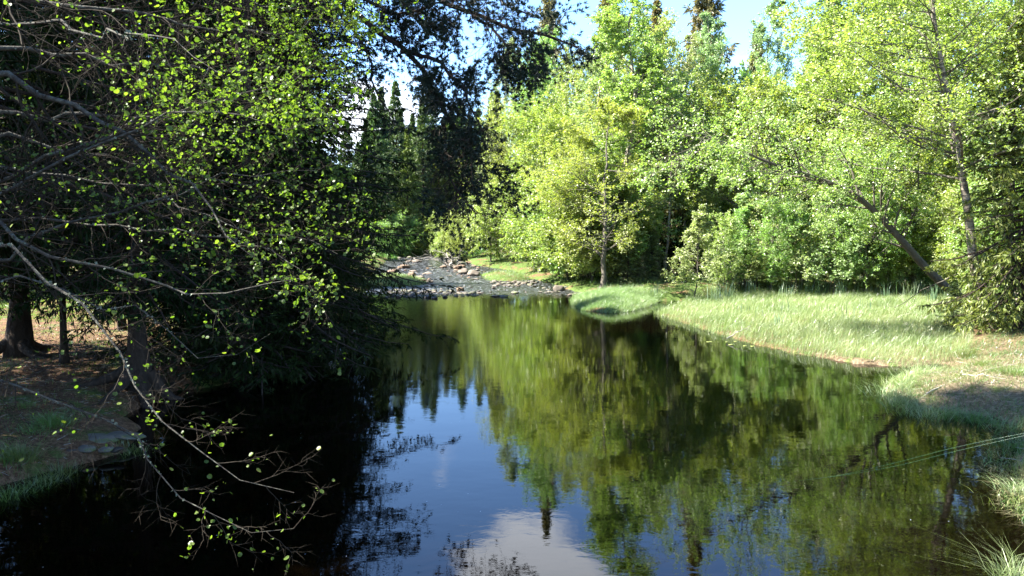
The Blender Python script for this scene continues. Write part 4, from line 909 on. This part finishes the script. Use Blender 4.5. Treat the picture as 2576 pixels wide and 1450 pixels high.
up = np.array([at(*q)[:2] for q in [(1130, 640), (1200, 672), (1330, 712), (1500, 742), (1560, 735), (1350, 672), (1200, 642)]])
grass('bank_grass', 'bright herbs and grass along the right shore of the rapids', up, 11000, .4, .025, 'grass_green', clump=.5, segs=2)
lf_ = np.array([(-27, 27.5), (-10.5, 27), (-9.5, 33), (-12, 42), (-30, 42)])
grass('meadow_grass', 'sunlit green grass behind the trunks of the left bank', lf_, 30000, .28, .018, 'grass_green', segs=2)
lf2 = np.array([(-16, 11), (-7, 11), (-8, 16), (-10, 26), (-22, 26)])
grass('litter_grass', 'sparse grass sprouting from the needle litter on the left bank', lf2, 30000, .15, .010, 'grass_green', clump=.5, segs=2)
far = np.array([(-14, 72), (-3, 72), (-2, 100), (-16, 100)])
grass('far_bank_grass', 'bright grass at the bend of the river upstream', far, 9000, .6, .05, 'grass_green', segs=2)
rb = np.array([at(*q)[:2] for q in [(2242, 985), (2255, 962), (2330, 945), (2400, 905), (2650, 860), (2750, 1000), (2750, 1330), (2590, 1330), (2520, 1275), (2440, 1150), (2425, 1090), (2345, 1050), (2275, 1028)]])
grass('bank_straw', 'flattened dry straw on the near right bank', rb, 42000, .28, .011, 'grass_straw', wind=(-.6, -.5), curl=1.6)
grass('bank_grass', 'green grass blades growing through the straw of the near right bank', rb, 42000, .30, .011, 'grass_green', curl=1.0, clump=.7)
edge = np.array([at(*q)[:2] for q in [(2215, 985), (2245, 955), (2330, 940), (2360, 960), (2300, 975), (2290, 1010), (2330, 1040), (2290, 1040), (2240, 1015)]])
grass('edge_sedge', 'long arching sedge at the tip of the near right bank', edge, 6000, .55, .012, 'grass_pale', curl=1.4, minland=-.5)
def tuft(px, py, n, h, rad, mat, name, label, lift=.25, w=.008, curl=.9):
    p = at(px, py, lift); x = p[0] + rg.normal(size=n) * rad; y = p[1] + rg.normal(size=n) * rad
    z = np.maximum(height(x, y), wlevel(y)) - .03
    d = np.stack([x - p[0], y - p[1]], -1) / rad
    g = Geo(); V, F, r = blades(x, y, z, np.full(n, h), np.full(n, w), rg, (0, 0), curl); m = len(V) // n
    s = np.tile(np.array([0, 0, .5, .5, 1]), n); V[:, :2] += np.repeat(d, m, 0) * (s**1.6)[:, None] * h * .3
    g.add(V, F, r)
    o = obj(name, g.mesh(name, M[mat]), label=label, cat='grass tuft')
    if 'waterline' in label or 'scattered' in label or 'shaded green tuft on' in label: o['group'] = label.split(' ', 1)[0] + ' tufts of the ' + ('right' if 'right' in label else 'left') + (' waterline' if 'waterline' in label else ' bank')
tuft(52, 1150, 420, .42, .12, 'grass_green', 'grass_tuft', 'bright green tuft of grass on the left bank by the edge of the picture')
tuft(125, 1085, 260, .45, .14, 'grass_green', 'grass_tuft', 'shaded tuft of grass and herbs above the flat slabs')
tuft(2437, 895, 300, .5, .12, 'grass_green', 'grass_tuft', 'green tuft on a mound at the foot of the pale leaning birch')
tuft(2545, 965, 350, .42, .16, 'grass_green', 'grass_tuft', 'bright tuft of grass near the right edge above the pale stone')
tuft(2470, 925, 260, .35, .14, 'grass_green', 'grass_tuft', 'smaller tuft between the mound and the bright tuft')
tuft(2545, 1455, 160, .5, .10, 'grass_pale', 'grass_tuft', 'arching sedge tuft in the bottom right corner', 0, .006, 1.6)
tuft(1423, 790, 12, .5, .06, 'grass_pale', 'grass_tuft', 'few thin blades standing in the water left of the islet', -.1)
for i, (px, py) in enumerate([(2235, 985), (2262, 1012), (2300, 1030), (2350, 1040), (2400, 1040), (2460, 1050), (2530, 1068), (2565, 1115), (2578, 1180), (2585, 1225), (2595, 1268), (2250, 962), (2300, 952)]):
    tuft(px, py, int(rg.integers(110, 260)), rg.uniform(.3, .5), rg.uniform(.12, .24), ('grass_pale', 'grass_green', 'grass_green')[i % 3], 'sedge_tuft', ('pale', 'green', 'green')[i % 3] + ' arching tuft rooted along the waterline of the near right bank', .1, .009, 1.5)
for i in range(34):
    px = rg.uniform(2300, 2620); py = rg.uniform(910, 1230)
    if land(*[[v] for v in at(px, py, .35)[:2]])[0] < .3: continue
    tuft(px, py, int(rg.integers(60, 160)), rg.uniform(.16, .34), rg.uniform(.10, .25), ('grass_green', 'grass_green', 'grass_straw')[i % 3], 'grass_tuft', ('green', 'leafy green', 'dry')[i % 3] + ' small tuft scattered on the near right bank', .35, .012, 1.2)
for i, (px, py) in enumerate([(20, 1232), (75, 1210), (120, 1190), (160, 1172), (330, 1120), (150, 1100), (90, 1120), (10, 1180), (190, 1060), (60, 1060)]):
    tuft(px, py, int(rg.integers(90, 200)), rg.uniform(.18, .36), rg.uniform(.10, .2), 'grass_green', 'bank_tuft', 'shaded green tuft on the edge of the left bank', .12, .009, 1.2)
# cattails
def reeds(name, label, group, spots, n, h):
    ords = 'first second third fourth fifth sixth seventh eighth ninth tenth eleventh twelfth thirteenth fourteenth fifteenth sixteenth seventeenth eighteenth nineteenth'.split()
    for oi_, (px, py) in enumerate(sorted(spots)):
        p = at(px, py, .05); m = n; x = p[0] + rg.normal(size=m) * .2; y = p[1] + rg.normal(size=m) * .2; z = height(x, y) - .03
        g = Geo(); g.add(*blades(x, y, np.maximum(z, wlevel(y)), np.full(m, h), np.full(m, .045), rg, (0, 0), .22)); obj(name, g.mesh(name, M['reed']), label=(ords[oi_] + ' from the left, ' + label) if len(spots) > 1 else label, cat='reeds', group=group)
reeds('cattail_clump', 'upright blue-green cattail clump along the back of the marsh', 'cattail clumps at the back of the marsh',
      [(1890, 745), (1975, 752), (2005, 742), (2045, 750), (2080, 745), (2115, 752), (2150, 748), (2200, 742), (2230, 756), (2262, 745), (2290, 760), (2320, 750), (2350, 765), (2375, 752), (2390, 775), (2310, 735), (2250, 732), (1800, 762), (1830, 758)], 26, 1.4)
reeds('cattail_clump', 'lone cattail clump standing in the open marsh grass', 'lone cattail clumps out in the marsh', [(1875, 790), (1960, 795), (1968, 822), (2130, 805), (2170, 790), (1920, 812)], 8, .95)
reeds('cattail_clump', 'cattail clump at the back of the small islet', None, [(1638, 752)], 12, 1.0)
# lily pads
import bmesh
for i, (px, py, w) in enumerate([(1784, 861, 15), (1838, 868, 11), (1850, 860, 8), (1874, 871, 9), (1893, 872, 10), (1828, 861, 6)]):
    p = at(px, py); r = w / FPX * p[1] / 2; a = np.linspace(.25, 2 * math.pi - .1, 14)
    V = np.concatenate([[[0, 0, .012]], np.stack([np.cos(a) * r, np.sin(a) * r * .95, .010 + .004 * np.sin(a * 3)], -1), np.stack([np.cos(a) * r * .97, np.sin(a) * r * .92, -.006 + 0 * a], -1)])
    T = [[0, j, j + 1] for j in range(1, 14)]; Q = [[j, j + 14, j + 15, j + 1] for j in range(1, 14)]
    obj('lily_pad', make_mesh('lily_pad', V, [np.array(T), np.array(Q)], M['lily'], np.zeros(len(V))), label='small floating lily pad off the edge of the marsh' if i else 'largest and leftmost lily pad off the marsh edge', cat='lily pad', group='lily pads off the marsh edge', loc=(p[0], p[1], 0.004))
# driftwood and fallen sticks
def stick(name, cps, r, label, mat='dead_wood', cat='branch', group=None, forks=5):
    c = [np.array(q, float) for q in cps]; P = crv(c, 10)[None]; P[0, 1:-1] += rg.normal(size=(8, 3)) * r * .8
    Rr = np.linspace(r, r * .3, 10)[None]; g = Geo(); V, F = tubes(P, Rr, 6); g.add(V, F)
    if forks:
        A, B = grow(P, Rr, forks, .2, 1, .7, lambda t, pl: pl * .35, 5, .1, .15, .8, .5, .003, rg); V, F = tubes(A, B, 4); g.add(V, F)
    return obj(name, g.mesh(name, M[mat], True), label=label, cat=cat, group=group)
for i in range(11):
    a = at(1125 + random.uniform(-5, 30), 655 + random.uniform(0, 14), .2); b = a + np.array([random.uniform(-2.4, 1.8), random.uniform(-1, 1), random.uniform(.2, 1.5)])
    stick('driftwood', [a, (a + b) / 2 + np.array([0, 0, .25]), b], .045, 'bleached branch in the driftwood pile on the right of the rapids', group='driftwood branches by the rapids')
a = at(1136, 674, .1); stick('dead_stump', [a, a + np.array([.02, 0, .5]), a + np.array([-.05, 0, 1.0])], .11, 'short white broken stump standing by the large pale boulder', cat='stump', forks=0)
for q0, q1, lab in [((2330, 985), (2480, 935), 'long dry stick lying across the near right bank'), ((2420, 960), (2530, 965), 'bleached stick in the straw above the pale stone'),
                    ((2270, 1015), (2390, 1035), 'dry reed stem along the edge of the near right bank')]:
    a = at(*q0, .3); b = at(*q1, .42); a[2] = height([a[0]], [a[1]])[0] + .05; b[2] = height([b[0]], [b[1]])[0] + .08
    stick('fallen_stick', [a, (a + b) / 2 + np.array([0, 0, .03]), b], .02, lab, forks=3)
a = at(1828, 852, .1); stick('fallen_stick', [a, a + np.array([.5, .3, .2]), a + np.array([1.0, .6, .35])], .02, 'bare stick poking from the marsh edge above the lily pads', forks=1)
p0 = atD(2410, 690, 28); p1 = atD(2250, 775, 27.4); stick('dead_branch', [p0, (p0 + p1) / 2 + np.array([0, 0, .1]), p1], .025, 'bare dark branch slanting down over the right end of the marsh', 'alder_bark', forks=4)
# two green lines running out over the water from the right bank
m_, t_ = newmat('line_green'); p_ = N(t_, 'ShaderNodeBsdfPrincipled'); p_.inputs['Base Color'].default_value = (.015, .06, .028, 1); p_.inputs['Roughness'].default_value = .4
o_ = N(t_, 'ShaderNodeOutputMaterial'); t_.links.new(p_.outputs[0], o_.inputs['Surface']); M['line'] = m_
for dy, lab in ((0, 'upper of the two thin green lines over the water at the right'), (14, 'lower of the two thin green lines over the water at the right')):
    P = crv([atD(2640, 1078 + dy * .3, 9.6), atD(2420, 1122 + dy * .7, 10.2), atD(2250, 1165 + dy * .6, 10.9), atD(2110, 1196 + dy * .1, 11.6), at(2010, 1210 )], 20)[None]
    g = Geo(); V, F = tubes(P, np.full((1, 20), .0014), 5); g.add(V, F); obj('green_line', g.mesh('green_line', M['line'], True), label=lab, cat='line')


# fallen twigs and litter on the left bank, and the flared roots of two old spruces
def litter(name, label, poly_, n, L, rad, mat):
    x, y = scatter(poly_, n, rg); k = land(x, y) > .15; x, y = x[k], y[k]
    z = height(x, y) + rad * 1.5; m = len(x); a = rg.random(m) * 2 * math.pi; ln = L * (.3 + rg.random(m))
    d = np.stack([np.cos(a), np.sin(a), rg.normal(size=m) * .12], -1)
    B = np.stack([x, y, z], -1); P = np.stack([B, B + d * ln[:, None] * .5 + rg.normal(size=(m, 3)) * [.02, .02, .004], B + d * ln[:, None]], 1)
    g = Geo(); V, F = tubes(P, np.tile(np.array([1, .8, .4]) * rad, (m, 1)), 3); g.add(V, F); obj(name, g.mesh(name, M[mat]), label=label, cat='twigs', kind='stuff')
litter('fallen_twigs', 'small dead twigs strewn over the needle litter of the left bank', lf2, 3500, .22, .005, 'dead_wood')
litter('fallen_twigs', 'dry reed bits and twigs strewn over the near right bank', rb, 1500, .28, .006, 'dead_wood')
def cones(poly_, n):
    x, y = scatter(poly_, n, rg); k = land(x, y) > .15; x, y = x[k], y[k]; z = height(x, y) + .01
    V, F, r = leaf_geo(np.stack([x, y, z], -1), np.full(len(x), .055), 1.2, .8, rg); g = Geo(); g.add(V, F, r)
    obj('leaf_litter', g.mesh('leaf_litter', M['litter_leaf']), label='brown dead leaves lying on the left bank', cat='leaf litter', kind='stuff')
M['litter_leaf'] = leaf_mat('litter_leaf', [(0, (.04, .02, .01)), (.5, (.13, .07, .035)), (1, (.30, .20, .11))], (1, 1, 1), .15, .03)
cones(lf2, 9000)
for e in [o for o in bpy.data.objects if o.name.startswith('old_spruce') and ('flared' in o['label'] or 'leaning trunk standing' in o['label'])]:
    sc_ = e.scale; px_, py_ = e.location.x, e.location.y
    for q in range(6):
        a = q * 1.05 + rg.normal() * .25; P = []
        for u in np.linspace(0, 1, 7):
            d = .22 + 1.5 * u; wx_ = px_ + math.cos(a + .3 * u) * d; wy_ = py_ + math.sin(a + .3 * u) * d
            P.append([wx_, wy_, max(float(height([wx_], [wy_])[0]), -.1) + .42 * (1 - u) ** 3 - .02 - .05 * u])
        g = Geo(); V, F = tubes(np.array(P)[None], np.array([[.15, .13, .10, .08, .06, .045, .02]]), 7); V = V - np.array(e.location)
        c, s_ = math.cos(-e.rotation_euler.z), math.sin(-e.rotation_euler.z)
        V = np.stack([(V[:, 0] * c - V[:, 1] * s_) / sc_[0], (V[:, 0] * s_ + V[:, 1] * c) / sc_[1], V[:, 2] / sc_[2]], -1)
        g.add(V, F); obj('root', g.mesh('root', M['spruce_bark'], True), e)
